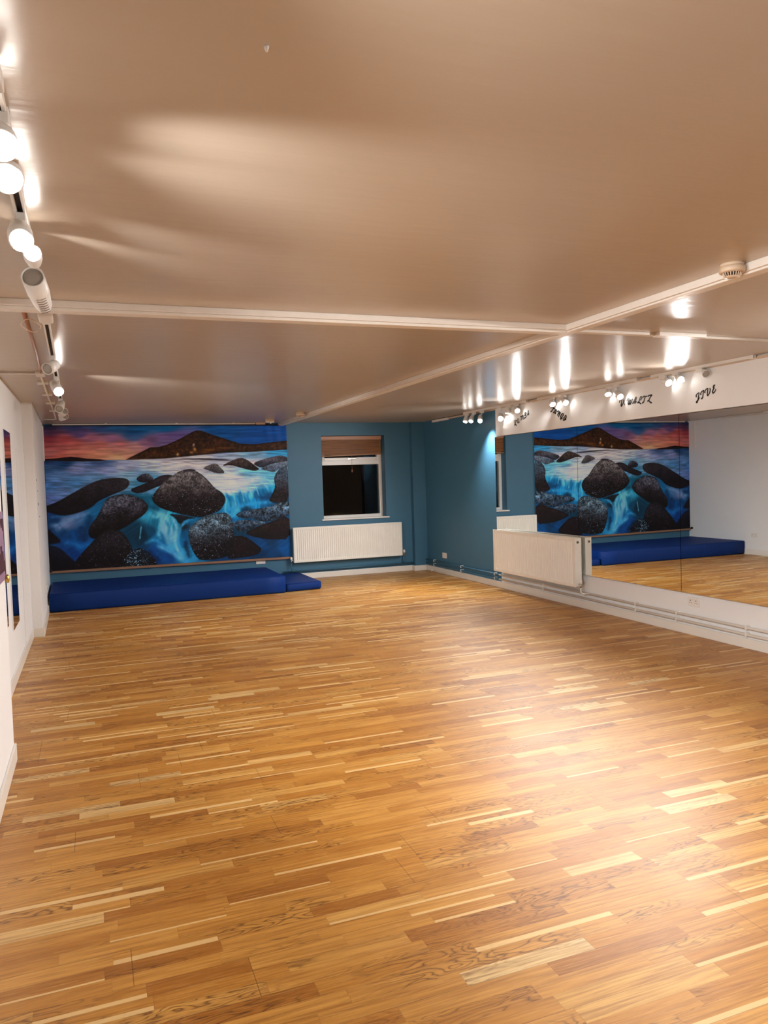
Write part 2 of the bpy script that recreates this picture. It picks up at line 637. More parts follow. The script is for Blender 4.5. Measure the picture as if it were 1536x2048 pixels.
def paint(X, Y):
    sky = idw(X, Y, [
        (90, 853, 45, 50, 80), (150, 855, 60, 70, 115), (200, 856, 50, 80, 125), (230, 855, 40, 95, 140), (280, 858, 10, 95, 145), (330, 855, 0, 100, 148),
        (450, 857, 0, 82, 140), (570, 860, 0, 80, 150), (510, 875, 0, 78, 145), (560, 878, 0, 84, 155),
        (92, 866, 96, 62, 92), (92, 878, 150, 62, 74), (95, 890, 170, 84, 84), (130, 880, 186, 88, 88), (100, 905, 186, 112, 108), (150, 888, 198, 106, 98), (180, 876, 172, 108, 128), (200, 890, 200, 118, 108), (120, 896, 190, 104, 98), (170, 898, 206, 128, 112), (210, 902, 212, 145, 120), (230, 895, 200, 135, 125),
        (160, 868, 100, 80, 125), (225, 878, 160, 110, 140), (240, 890, 196, 120, 120), (268, 866, 24, 86, 135), (270, 874, 60, 95, 140), (300, 880, 118, 86, 120), (290, 885, 150, 105, 130), (325, 884, 120, 100, 140),
        (330, 874, 120, 92, 138), (350, 872, 110, 90, 140), (270, 893, 196, 140, 135), (150, 905, 214, 130, 108), (190, 910, 222, 150, 118), (230, 915, 230, 178, 135), (120, 914, 205, 112, 95), (250, 905, 215, 155, 130)], 2.2, 4)
    st = fbm(X / 34, Y / 3.2 + X / 150, 3, 4) - 0.5
    sky = sky * (1 + 0.35 * st[..., None]) + st[..., None] * 14
    col = sky
    # open water
    sea = idw(X, Y, [
        (90, 923, 34, 56, 92), (90, 935, 60, 95, 135), (130, 928, 30, 70, 110), (200, 925, 80, 105, 150), (150, 937, 132, 140, 180), (210, 942, 140, 150, 190), (250, 935, 168, 172, 200), (300, 925, 190, 196, 212),
        (340, 920, 205, 200, 205), (400, 917, 200, 196, 198), (450, 912, 150, 165, 185), (500, 908, 130, 170, 195), (560, 903, 60, 150, 195), (350, 932, 205, 204, 212), (400, 935, 210, 205, 208), (450, 925, 190, 190, 200), (500, 928, 195, 185, 190),
        (120, 955, 96, 134, 178), (100, 975, 80, 125, 175), (150, 965, 84, 138, 184), (200, 955, 105, 148, 185), (180, 975, 100, 140, 180), (260, 950, 130, 168, 196), (95, 995, 95, 115, 165), (120, 985, 105, 135, 180), (290, 962, 66, 140, 172),
        (310, 985, 100, 160, 195), (440, 950, 200, 212, 222), (470, 960, 205, 208, 220), (500, 942, 110, 180, 212), (530, 952, 100, 182, 218), (455, 968, 210, 212, 225), (430, 938, 180, 188, 202), (510, 962, 150, 195, 220), (370, 925, 215, 205, 205)], 2.0, 4)
    st = fbm(X / 22, Y / 2.3 - X / 160, 11, 4) - 0.5
    sea = sea * (1 + 0.75 * st[..., None])
    hz = np.interp(X, [80, 250, 330, 400, 480, 540, 580], [919.5, 920, 917, 910, 904, 901, 898.5])
    a = np.clip((Y - hz) / 1.2 + 0.5, 0, 1)[..., None]
    col = col * (1 - a) + sea * a
    # lower, turbulent water
    low = idw(X, Y, [
        (95, 1005, 60, 70, 120), (110, 1015, 10, 60, 112), (150, 1035, 80, 120, 165), (135, 1045, 100, 120, 160), (190, 1028, 20, 110, 155), (190, 1050, 8, 85, 135), (110, 1050, 14, 62, 105), (120, 1065, 10, 72, 120), (150, 1075, 0, 66, 118), (160, 1095, 0, 84, 150), (130, 1090, 8, 70, 130), (150, 1108, 0, 60, 120),
        (100, 1092, 20, 80, 130), (280, 1000, 8, 85, 110), (290, 990, 10, 95, 120), (305, 1018, 10, 120, 150), (300, 1030, 60, 170, 200), (310, 1045, 20, 130, 165), (330, 1040, 120, 195, 215), (335, 1060, 135, 195, 215), (345, 1075, 120, 195, 222), (318, 1075, 8, 110, 160), (320, 1092, 0, 90, 150), (345, 1092, 60, 160, 205), (360, 1105, 60, 165, 205), (365, 1085, 8, 110, 155), (372, 1070, 0, 90, 130), (355, 1050, 30, 150, 185), (345, 1035, 30, 150, 185), (300, 1062, 0, 78, 108), (285, 1070, 0, 46, 64), (270, 1060, 0, 62, 84),
        (340, 1112, 0, 70, 130), (310, 1112, 0, 46, 92), (365, 1050, 20, 30, 38), (370, 1040, 0, 100, 140), (395, 1035, 10, 110, 150),
        (455, 992, 20, 150, 195), (480, 1002, 20, 140, 190), (470, 1012, 70, 172, 210), (500, 985, 90, 185, 215), (520, 985, 10, 140, 190), (545, 975, 40, 165, 212), (540, 998, 0, 90, 135), (470, 1025, 30, 150, 200), (510, 1005, 20, 150, 205), (560, 1002, 0, 66, 100), (530, 1012, 10, 110, 160), (490, 1022, 0, 60, 90), (465, 1035, 0, 110, 160),
        (500, 1080, 0, 64, 104), (520, 1088, 0, 72, 120), (570, 1095, 0, 82, 135), (540, 1078, 0, 56, 90), (480, 1065, 6, 60, 82), (550, 1110, 0, 60, 100), (455, 1107, 0, 60, 100), (520, 1108, 0, 50, 84)], 1.0, 5)
    # falling streaks
    sw = X + 6 * np.sin(Y / 15.0) + 5 * (fbm(X / 30, Y / 30, 21, 2) - 0.5)
    st = fbm(sw / 3.6, Y / 30, 31, 3) - 0.5
    st2 = fbm((X - Y) / 40, (X + 1.6 * Y) / 7.0, 41, 3) - 0.5
    wf = np.clip((X - 275) / 30, 0, 1) * np.clip((590 - X) / 20, 0, 1) * np.clip((1085 - Y) / 30, 0, 1)
    low = low * (1 + 0.6 * (st * wf + st2 * (1 - wf) * 0.6)[..., None])
    lim = np.interp(X, [80, 130, 200, 262, 300, 330, 440, 455, 500, 545, 575, 590], [1022, 1010, 996, 984, 988, 985, 985, 988, 983, 968, 955, 955])
    a = np.clip((Y - lim + 9 * (fbm(X / 14, Y / 14, 8, 3) - 0.5)) / 10 + 0.5, 0, 1)[..., None]
    col = col * (1 - a) + low * a

    def stroke(pts, w, c, al=0.8, tex=0.5):
        nonlocal col
        d = np.full(X.shape, 1e9); tt = np.zeros(X.shape)
        n = len(pts) - 1
        # Catmull-Rom resample
        Q = []
        for i in range(n):
            p = [np.array(pts[max(i - 1, 0)], float), np.array(pts[i], float), np.array(pts[i + 1], float), np.array(pts[min(i + 2, n)], float)]
            for k in range(4):
                t = k / 4
                Q.append(0.5 * (2 * p[1] + (p[2] - p[0]) * t + (2 * p[0] - 5 * p[1] + 4 * p[2] - p[3]) * t * t + (3 * p[1] - p[0] - 3 * p[2] + p[3]) * t ** 3))
        Q.append(np.array(pts[-1], float))
        for i in range(len(Q) - 1):
            ax, ay = Q[i]; ex, ey = Q[i + 1] - Q[i]
            t = np.clip(((X - ax) * ex + (Y - ay) * ey) / (ex * ex + ey * ey + 1e-9), 0, 1)
            dd = np.hypot(X - ax - ex * t, Y - ay - ey * t)
            m = dd < d
            d = np.where(m, dd, d); tt = np.where(m, (i + t) / (len(Q) - 1), tt)
        a = al * np.exp(-(d / w) ** 2) * np.clip(np.sin(np.pi * np.clip(tt, 0.02, 0.98)) * 1.8, 0, 1)
        a = a * (1 - tex + tex * 2 * fbm(X / 5, Y / 5, 77, 2))
        a = np.clip(a, 0, 1)[..., None]
        col = col * (1 - a) + np.array(c, float) * a

    stroke(B4([(430, 560), (560, 600), (700, 625), (850, 605)]), 7, (212, 212, 222), 0.6)
    stroke(B4([(520, 600), (600, 660), (700, 655), (800, 625), (900, 590), (1000, 570)]), 7, (206, 212, 226), 0.8)
    stroke(B4([(880, 700), (960, 745), (1040, 745)]), 11, (0, 78, 122), 0.8)
    stroke(B4([(1000, 700), (1040, 800), (980, 790)]), 7, (0, 70, 105), 0.6)
    for q in ([(600, 690), (650, 760), (640, 860), (700, 900)], [(680, 680), (715, 740), (735, 830)], [(745, 660), (785, 710), (800, 790)], [(815, 640), (855, 690), (870, 770)], [(860, 620), (900, 660), (930, 740)], [(910, 600), (970, 630), (1010, 690)], [(940, 580), (1010, 600), (1050, 640)]):
        stroke(B4(q), 1.5, (140, 208, 235), 0.75)
    for q in ([(640, 700), (680, 770), (690, 850)], [(770, 690), (760, 740), (775, 810)], [(840, 690), (830, 740), (850, 800)], [(890, 680), (900, 740)]):
        stroke(B4(q), 2.2, (0, 105, 160), 0.6)
    stroke(B4([(640, 850), (720, 840), (830, 805), (950, 790), (1080, 785)]), 4, (50, 165, 218), 0.8)
    stroke(B4([(690, 925), (730, 870), (760, 835)]), 6, (80, 185, 228), 0.8)
    stroke(B4([(-20, 835), (60, 870), (100, 905), (90, 980), (75, 1060), (100, 1120)]), 4.5, (120, 200, 220), 0.75)
    stroke(B4([(150, 880), (200, 940), (228, 1010), (215, 1100), (228, 1180), (290, 1275)]), 3.6, (138, 200, 222), 0.85)
    stroke(B4([(120, 930), (160, 1000), (150, 1080), (170, 1150)]), 3.2, (30, 140, 180), 0.7)
    stroke(B4([(385, 925), (300, 955), (252, 1025), (240, 1110), (262, 1180), (335, 1245)]), 3.0, (64, 166, 208), 0.85)
    stroke(B4([(40, 1150), (150, 1190), (220, 1240), (300, 1290)]), 4.5, (120, 195, 228), 0.85)
    stroke(B4([(10, 1140), (60, 1220), (160, 1290)]), 6, (0, 84, 146), 0.8)
    stroke(B4([(300, 1100), (310, 1180), (350, 1270)]), 5, (4, 50, 78), 0.8)
    stroke(A5([(1140, 1180), (1130, 1260), (1122, 1330)]), 1.3, (120, 195, 218), 0.8)
    stroke(A5([(1230, 1075), (1290, 1095), (1340, 1070), (1420, 1110)]), 3.5, (120, 205, 225), 0.7)
    stroke(A5([(1380, 1110), (1360, 1200), (1400, 1300), (1440, 1400)]), 5, (140, 190, 208), 0.6)
    stroke(A5([(1160, 1370), (1280, 1330), (1380, 1400), (1500, 1500)]), 4, (60, 160, 205), 0.7)
    stroke(A5([(190, 1180), (290, 1180), (400, 1120), (520, 1080), (640, 1035)]), 5, (112, 152, 192), 0.8)
    stroke(A5([(250, 1235), (350, 1180), (460, 1105)]), 6, (130, 150, 188), 0.7)
    stroke(A5([(200, 1095), (300, 1090), (420, 1080)]), 3, (50, 112, 162), 0.7)
    stroke(A5([(330, 1372), (430, 1355), (540, 1400), (650, 1335)]), 6, (24, 118, 182), 0.8)
    stroke(A5([(430, 1240), (455, 1310), (440, 1360)]), 6, (0, 92, 155), 0.8)
    stroke(A5([(500, 1180), (560, 1270), (540, 1360)]), 8, (0, 52, 92), 0.8)
    stroke(A5([(620, 1060), (600, 1160), (570, 1260)]), 6, (0, 60, 100), 0.8)
    stroke(A5([(1190, 950), (1260, 1000), (1330, 1010)]), 6, (2, 84, 112), 0.8)
    stroke(A5([(1000, 1290), (1050, 1330), (1040, 1400)]), 5, (0, 62, 84), 0.7)

    def lay(poly, base, top=None, soft=0.8, grain=0.35, gs=2.2, speck=0.0, scol=(150, 165, 175), sm=1, seed=50, edge=0.0, dx=0, lo=None):
        nonlocal col
        poly = smooth_poly(poly, sm) if sm else poly
        d = sdist(X, Y, poly)
        ys = [p[1] for p in poly]; y0, y1 = min(ys), max(ys)
        t = np.clip((Y - y0 + dx * (X - poly[0][0]) + 14 * (fbm(X / 18, Y / 18, seed + 31, 2) - 0.5)) / (y1 - y0), 0, 1)
        al = np.clip(d / (soft + 4.0 * np.clip(t - 0.55, 0, 1) * (y1 - y0 > 30)) + 0.5, 0, 1)
        ss = np.clip((t - 0.08) / 0.72, 0, 1); ss = (ss * ss * (3 - 2 * ss))[..., None]
        t = t[..., None]
        c = np.array(top if top else base, float) * (1 - ss) + np.array(lo if lo else base, float) * ss
        rim = np.clip(1 - d / 5.0, 0, 1)[..., None]
        c = c * (1 - 0.35 * rim * (y1 - y0 > 30))
        n = fbm(X / gs, Y / gs, seed, 3) - 0.5
        n2 = fbm(X / 14, Y / 9, seed + 7, 3) - 0.5
        n3 = 1 - np.abs(2 * fbm(X / 7, Y / 5, seed + 3, 3) - 1) * 2
        c = c * np.clip(1 + 2.6 * grain * n + 1.6 * grain * n2 - 0.5 * grain * np.clip(n3 - 0.72, 0, 1) * 3.5, 0.1, 3)[..., None]
        if speck > 0:
            s = vnoise(X / 1.35, Y / 1.35, seed + 13)
            sel = fbm(X / 16, Y / 16, seed + 21, 2)
            s = np.clip((s - (0.93 - 0.25 * speck * sel)) * 9, 0, 1)[..., None]
            c = c * (1 - s) + np.array(scol, float) * s
        if edge > 0:
            e = np.clip(1 - d / 3.0, 0, 1)[..., None] * (1 - t) * edge
            c = c * (1 - e) + np.array((130, 150, 165), float) * e
        al = al[..., None]
        col = col * (1 - al) + c * al

    # distant hill, mountain, beach
    lay([(82, 921), (82, 918.5), (110, 917), (125, 915), (142, 913.7), (158, 915), (175, 917.5), (200, 918.6), (214, 920.5), (200, 922.5), (140, 922.5)], (34, 16, 20), soft=0.8, grain=0.2, sm=0, seed=3)
    lay([(252, 919.5), (262, 914), (280, 905), (300, 895), (318, 894), (335, 889), (355, 880), (372, 871), (384, 864), (392, 861.3), (402, 861.5), (420, 868), (450, 878), (480, 887.5), (510, 888.5), (545, 884), (576, 881), (576, 899),
         (540, 901.5), (500, 904), (450, 905), (400, 910), (360, 914), (330, 917)], (66, 38, 18), (58, 32, 20), soft=0.9, grain=0.45, gs=3.5, sm=0, seed=71)
    for (x, y, rx, ry, c) in [(387, 890, 2.2, 3.0, (210, 180, 150)), (389, 899, 3.0, 4.0, (200, 140, 70)), (383, 905, 4.0, 2.2, (180, 120, 60)), (355, 909, 2.6, 3.2, (205, 160, 100)), (420, 900, 14, 2.4, (120, 72, 26)), (448, 896, 16, 2.0, (118, 70, 24)), (408, 905, 10, 2.0, (104, 62, 22))]:
        a = np.exp(-(((X - x) / rx) ** 2 + ((Y - y) / ry) ** 2))[..., None] * (0.5 + 0.9 * fbm(X / 3, Y / 2, 5, 2))[..., None]
        a = np.clip(a, 0, 1)
        col = col * (1 - a) + np.array(c, float) * a
    lay([(340, 918.5), (400, 916.5), (440, 918), (470, 920.5), (450, 921.5), (400, 919.5)], (70, 66, 76), soft=1.2, grain=0.2, sm=0)

    # rocks far right group
    lay(B4([(600, 480), (700, 430), (760, 408), (800, 412), (850, 440), (900, 480), (935, 505), (890, 522), (820, 505), (760, 490), (690, 470)]), (44, 34, 34), (84, 66, 60), grain=0.4, speck=0.1, sm=1, seed=60)
    lay(B4([(870, 455), (960, 422), (1040, 400), (1100, 386), (1170, 398), (1170, 450), (1050, 460), (960, 492), (925, 490)]), (44, 48, 60), (86, 80, 88), grain=0.35, seed=61)
    lay(B4([(930, 505), (1020, 462), (1100, 448), (1175, 432), (1175, 490), (1090, 505), (1060, 535), (1000, 520)]), (86, 98, 112), (110, 122, 136), grain=0.35, seed=62)
    lay(B4([(442, 500), (500, 470), (562, 452), (600, 490), (645, 542), (560, 542), (500, 515)]), (74, 70, 74), (104, 96, 92), grain=0.4, seed=63)
    lay(B4([(1060, 560), (1100, 500), (1180, 470), (1190, 790), (1060, 795), (1010, 775), (1040, 720), (1068, 650), (1055, 600)]), (34, 24, 28), (74, 90, 104), grain=0.5, speck=0.25, seed=64)
    lay(B4([(720, 885), (850, 848), (1000, 832), (1100, 788), (1195, 780), (1200, 890), (1100, 925), (1000, 955), (930, 950), (860, 920), (760, 922)]), (44, 60, 76), (92, 116, 132), grain=0.75, gs=3.0, speck=0.4, seed=65)
    lay(B4([(700, 955), (800, 932), (920, 945), (1010, 960), (900, 995), (830, 1035), (760, 1035), (705, 1000)]), (40, 56, 70), (74, 92, 108), grain=0.7, gs=3.0, seed=66)
    lay(B4([(800, 1050), (900, 1000), (1000, 962), (1200, 890), (1205, 1100), (1000, 1105), (880, 1080)]), (28, 18, 20), (46, 30, 30), grain=0.35, seed=67)
    lay(B4([(690, 1080), (800, 1070), (900, 1140), (960, 1190), (900, 1240), (760, 1262), (640, 1270)]), (26, 12, 16), (32, 18, 22), grain=0.3, speck=0.12, seed=68)
    # left rocks
    lay(A5([(80, 990), (170, 985), (300, 930), (420, 860), (560, 780), (700, 715), (830, 695), (950, 694), (1010, 712), (1022, 760), (990, 802), (930, 835), (850, 865), (760, 905), (690, 940), (640, 990), (560, 1030), (440, 1068), (330, 1085), (240, 1060), (80, 1020)]),
        (24, 18, 26), (56, 50, 56), grain=0.3, edge=0.3, seed=80)
    lay(A5([(1080, 705), (1140, 660), (1190, 648), (1230, 662), (1275, 708), (1200, 745), (1120, 742)]), (44, 40, 50), (84, 84, 94), grain=0.35, seed=81)
    lay(A5([(1015, 815), (1120, 775), (1240, 725), (1330, 675), (1400, 660), (1470, 670), (1440, 705), (1380, 755), (1280, 795), (1160, 845), (1080, 855)]), (36, 28, 36), (60, 52, 58), grain=0.3, seed=82)
    lay(A5([(860, 875), (960, 858), (1060, 876), (1150, 915), (1205, 965), (1212, 1010), (1170, 1070), (1060, 1140), (980, 1195), (900, 1235), (820, 1290), (700, 1330), (600, 1300), (600, 1200), (700, 1080), (740, 980), (790, 905)]),
        (20, 12, 16), (86, 86, 96), soft=2.0, grain=0.6, gs=2.4, seed=83, dx=0.25)
    lay(A5([(100, 1200), (185, 1215), (250, 1275), (330, 1350), (240, 1372), (100, 1385)]), (16, 10, 20), grain=0.2, soft=4, seed=84)
    lay(A5([(100, 1395), (240, 1385), (330, 1430), (400, 1500), (470, 1560), (560, 1640), (100, 1660)]), (16, 10, 20), (24, 22, 40), grain=0.3, soft=4, seed=85)
    lay(A5([(830, 1218), (930, 1236), (990, 1300), (1040, 1400), (1070, 1480), (1080, 1640), (400, 1680), (470, 1540), (580, 1410), (680, 1310), (740, 1248)]), (20, 8, 12), (40, 36, 42), grain=0.4, speck=0.42, scol=(120, 126, 140), seed=86, soft=1.4)
    lay(A5([(1100, 1405), (1170, 1428), (1240, 1478), (1295, 1550), (1300, 1620), (930, 1640), (955, 1530), (1020, 1465)]), (14, 12, 18), (26, 40, 52), grain=0.4, speck=1.0, scol=(150, 185, 200), seed=87)
    # the two great boulders
    lay(B4([(15, 765), (30, 715), (80, 655), (130, 598), (200, 555), (250, 520), (330, 505), (390, 520), (440, 550), (500, 605), (550, 668), (610, 700), (645, 750), (632, 805), (590, 862), (500, 895), (430, 918), (330, 903), (200, 872), (100, 842), (45, 805)]),
        (26, 16, 20), (122, 114, 112), grain=0.55, gs=2.0, speck=0.5, seed=90)
    lay(B4([(270, 520), (300, 508), (340, 502), (382, 508), (392, 520), (340, 522), (300, 530)]), (60, 56, 62), grain=0.2, seed=91)
    lay(B4([(150, 885), (250, 892), (330, 910), (400, 922), (300, 930), (250, 980), (215, 920)]), (16, 22, 30), (30, 34, 40), grain=0.3, soft=2, seed=92)
    lay(B4([(560, 880), (640, 872), (688, 905), (705, 970), (712, 1060), (706, 1150), (694, 1230), (600, 1268), (430, 1285), (385, 1240), (350, 1170), (325, 1090), (330, 1005), (400, 945), (480, 900)]),
        (22, 14, 18), (98, 118, 128), grain=0.7, gs=1.9, speck=0.55, scol=(170, 180, 185), seed=93, dx=0.25)
    return np.clip(col, 0, 255)


def mural(parent):
    # corners on the wall: x along the room, z up; print position found from the photo's own corners
    NX, NZ = 760, 460
    x0, x1 = -0.598, 2.936
    gx = np.linspace(0, 1, NX + 1)
    gz = np.linspace(0, 1, NZ + 1)
    U, V = np.meshgrid(gx, gz)
    Xw = x0 + (x1 - x0) * U
    zb = 0.397 + (0.374 - 0.397) * U
    zt = 2.470 + (2.456 - 2.470) * U
    Zw = zb + (zt - zb) * V
    rip = 0.006 * np.sin(Xw * 9 + 1.5 * np.sin(Zw * 1.7)) * V + 0.012 * np.clip((Xw - 2.45) / 0.5, 0, 1) * np.sin(Xw * 42 + Zw * 6) * np.clip((Zw - 1.9) / 0.5, 0, 1)
    Yw = 12.006 + rip * 0.6
    # where each point of the print sat in the reference view
    dx, dy, dz = Xw - CAM.x, 12.03 - CAM.y, Zw - CAM.z
    de = dx * FV.x + dy * FV.y + dz * FV.z
    PX = 768 + F * (dx * RV.x + dy * RV.y + dz * RV.z) / de
    PY = 1024 - F * (dx * UV.x + dy * UV.y + dz * UV.z) / de
    C = paint(PX, PY) / 255.0
    C = C ** 1.12 * 1.04
    C = np.where(C <= 0.04045, C / 12.92, ((C + 0.055) / 1.055) ** 2.4)
    C = np.clip(C * MURAL_GAIN * np.array([0.9, 1.0, 1.14]), 0, 0.95)
    co = np.stack([Xw, Yw, Zw], -1).reshape(-1, 3)
    n = (NX + 1) * (NZ + 1)
    me = bpy.data.meshes.new('printed_cloth')
    i = np.arange(NX * NZ)
    r, c = i // NX, i % NX
    a = r * (NX + 1) + c
    quads = np.stack([a, a + 1, a + NX + 2, a + NX + 1], -1)
    me.vertices.add(n)
    me.vertices.foreach_set('co', co.ravel().astype(np.float32))
    me.loops.add(quads.size)
    me.loops.foreach_set('vertex_index', quads.ravel().astype(np.int32))
    me.polygons.add(len(quads))
    me.polygons.foreach_set('loop_start', (np.arange(len(quads)) * 4).astype(np.int32))
    me.polygons.foreach_set('use_smooth', np.ones(len(quads), bool))
    me.update(calc_edges=True)
    at_ = me.color_attributes.new('print', 'FLOAT_COLOR', 'POINT')
    rgba = np.concatenate([C.reshape(-1, 3), np.ones((n, 1))], 1).astype(np.float32)
    at_.data.foreach_set('color', rgba.ravel())
    m = bpy.data.materials.new('printed_seascape_fabric')
    m.use_nodes = True
    nt = m.node_tree
    b_ = nt.nodes['Principled BSDF']
    ca = nt.nodes.new('ShaderNodeVertexColor')
    ca.layer_name = 'print'
    nt.links.new(ca.outputs['Color'], b_.inputs['Base Color'])
    b_.inputs['Roughness'].default_value = 0.6
    b_.inputs['Specular IOR Level'].default_value = 0.25
    me.materials.append(m)
    o = bpy.data.objects.new('printed_cloth', me)
    COL.objects.link(o)
    o.parent = parent
    o.matrix_parent_inverse = Matrix.Translation(-parent.location)
    md = o.modifiers.new('thickness', 'SOLIDIFY')
    md.thickness = 0.002
    return o


MURAL_GAIN = 1.3
mr = thing('wall_hanging', 'huge printed seascape cloth with sunset, mountain and wet boulders on the back wall', 'wall hanging', (1.17, 12.0, 0.36))
mural(mr)
b = nb()
vs = box(b, -0.6, 2.938, 11.985, 12.028, 0.362, 0.396)
for v in vs:
    v.co.z += -0.023 * (v.co.x + 0.6) / 3.54
obj('bottom_batten', b, M['timber'], mr, 0.004)
b = nb(); box(b, -0.6, 2.935, 12.012, 12.03, 2.452, 2.478)  # shadow gap above the cloth, drawn as a dark-coloured strip
obj('top_shadow_strip', b, M['dark'], mr, 0.003)

rl = thing('curtain_rail', 'thin pale rail on the ceiling line above the seascape cloth', 'rail', (1.0, 11.97, 2.49))
b = nb(); box(b, -0.47, 2.44, 11.965, 11.985, 2.478, 2.494)
obj('rail', b, M['plastic'], rl, 0.003)
for xx in (0.25, 1.25, 2.1):
    b = nb(); box(b, xx - 0.015, xx + 0.015, 11.96, 11.99, 2.492, 2.5)
    obj('bracket', b, M['plastic'], rl)
b = nb(); box(b, 2.44, 2.58, 11.9, 11.925, 2.468, 2.498)
tag(obj('cable_trunking', b, M['cream'], None, 0.003), 'short pinkish trunking stub above the right end of the seascape cloth', 'trunking')

# ------------------------------------------------------------------ foam mats
def mat_block(name, label, quad, h, parent_group):
    """quad: four floor corners; slightly inset top with soft edges"""
    cx = sum(p[0] for p in quad) / 4; cy = sum(p[1] for p in quad) / 4
    t = thing(name, label, 'mat', (cx, cy, 0), parent_group)
    b = nb()
    levels = [(0.002, 0.012), (0.03, 0.0), (h * 0.5, -0.002), (h - 0.016, 0.0), (h - 0.004, 0.006), (h, 0.018)]
    rings = []
    for z, ins in levels:
        ring = []
        for i, (x, y) in enumerate(quad):
            xn, yn = quad[(i + 1) % 4]
            for k in range(10):
                f = k / 10
                px, py = x + (xn - x) * f, y + (yn - y) * f
                dx, dy = px - cx, py - cy
                hx = max(abs(q[0] - cx) for q in quad); hy = max(abs(q[1] - cy) for q in quad)
                ring.append(b.verts.new((px - ins * max(-1, min(1, dx / hx)), py - ins * max(-1, min(1, dy / hy)), z)))
        rings.append(ring)
    n = len(rings[0])
    for a, c in zip(rings, rings[1:]):
        for i in range(n):
            b.faces.new((a[i], a[(i + 1) % n], c[(i + 1) % n], c[i])).smooth = True
    b.faces.new(rings[0][::-1]); b.faces.new(rings[-1])
    obj('cover', b, M['matblue'], t)
    b = nb()
    pts = []
    for i, (x, y) in enumerate(quad + quad[:1]):
        dx, dy = x - cx, y - cy
        s = lambda v: 1 if v > 0 else -1
        pts.append((x - 0.002 * s(dx), y - 0.002 * s(dy), h - 0.008))
    tube(b, pts, 0.0035, 6)
    obj('piping', b, M['matseam'], t)
    return t


mat_block('gym_mat', 'long thick royal blue foam mat lying under the seascape cloth', [(-0.552, 10.628), (2.512, 10.655), (2.512, 11.96), (-0.572, 11.96)], 0.243, None)
mat_block('gym_mat', 'small low royal blue foam mat at the right end of the thick mat', [(2.528, 10.70), (3.062, 10.76), (3.05, 11.96), (2.528, 11.96)], 0.117, None)

# ------------------------------------------------------------------ radiators
def fluted(bm, org, du, dn, L, z0, z1, pitch=0.0345, amp=0.010, border=0.03, thick=0.018):
    """fluted panel: org = start of the face, du along, dn outward normal"""
    org, du, dn = Vector(org), Vector(du), Vector(dn)
    prof = [(0, 0)]
    nfl = int((L - 2 * border) / pitch)
    st = border + ((L - 2 * border) - nfl * pitch) / 2
    for i in range(nfl):
        a = st + i * pitch
        prof += [(a + pitch * .08, 0), (a + pitch * .25, -amp), (a + pitch * .55, -amp), (a + pitch * .72, 0)]
    prof += [(L, 0)]
    zl = [z0, z0 + 0.03, z0 + 0.045, z1 - 0.045, z1 - 0.03, z1]
    rows = []
    for j, z in enumerate(zl):
        k = 1.0 if 2 <= j <= 3 else 0.0
        rows.append([bm.verts.new(org + du * s + dn * (d * k) + Vector((0, 0, z))) for s, d in prof])
    for a, c in zip(rows, rows[1:]):
        for i in range(len(prof) - 1):
            bm.faces.new((a[i], a[i + 1], c[i + 1], c[i]))
    # back and rim
    bk = [[bm.verts.new(org + du * s - dn * thick + Vector((0, 0, z))) for s in (0, L)] for z in (z0, z1)]
    bm.faces.new((bk[0][0], bk[1][0], bk[1][1], bk[0][1]))
    bm.faces.new([bk[0][0], bk[0][1]] + rows[0][::-1])
    bm.faces.new([bk[1][1], bk[1][0]] + rows[-1])
    bm.faces.new([bk[1][0], bk[0][0]] + [r[0] for r in rows])
    bm.faces.new([bk[0][1], bk[1][1]] + [r[-1] for r in rows[::-1]])


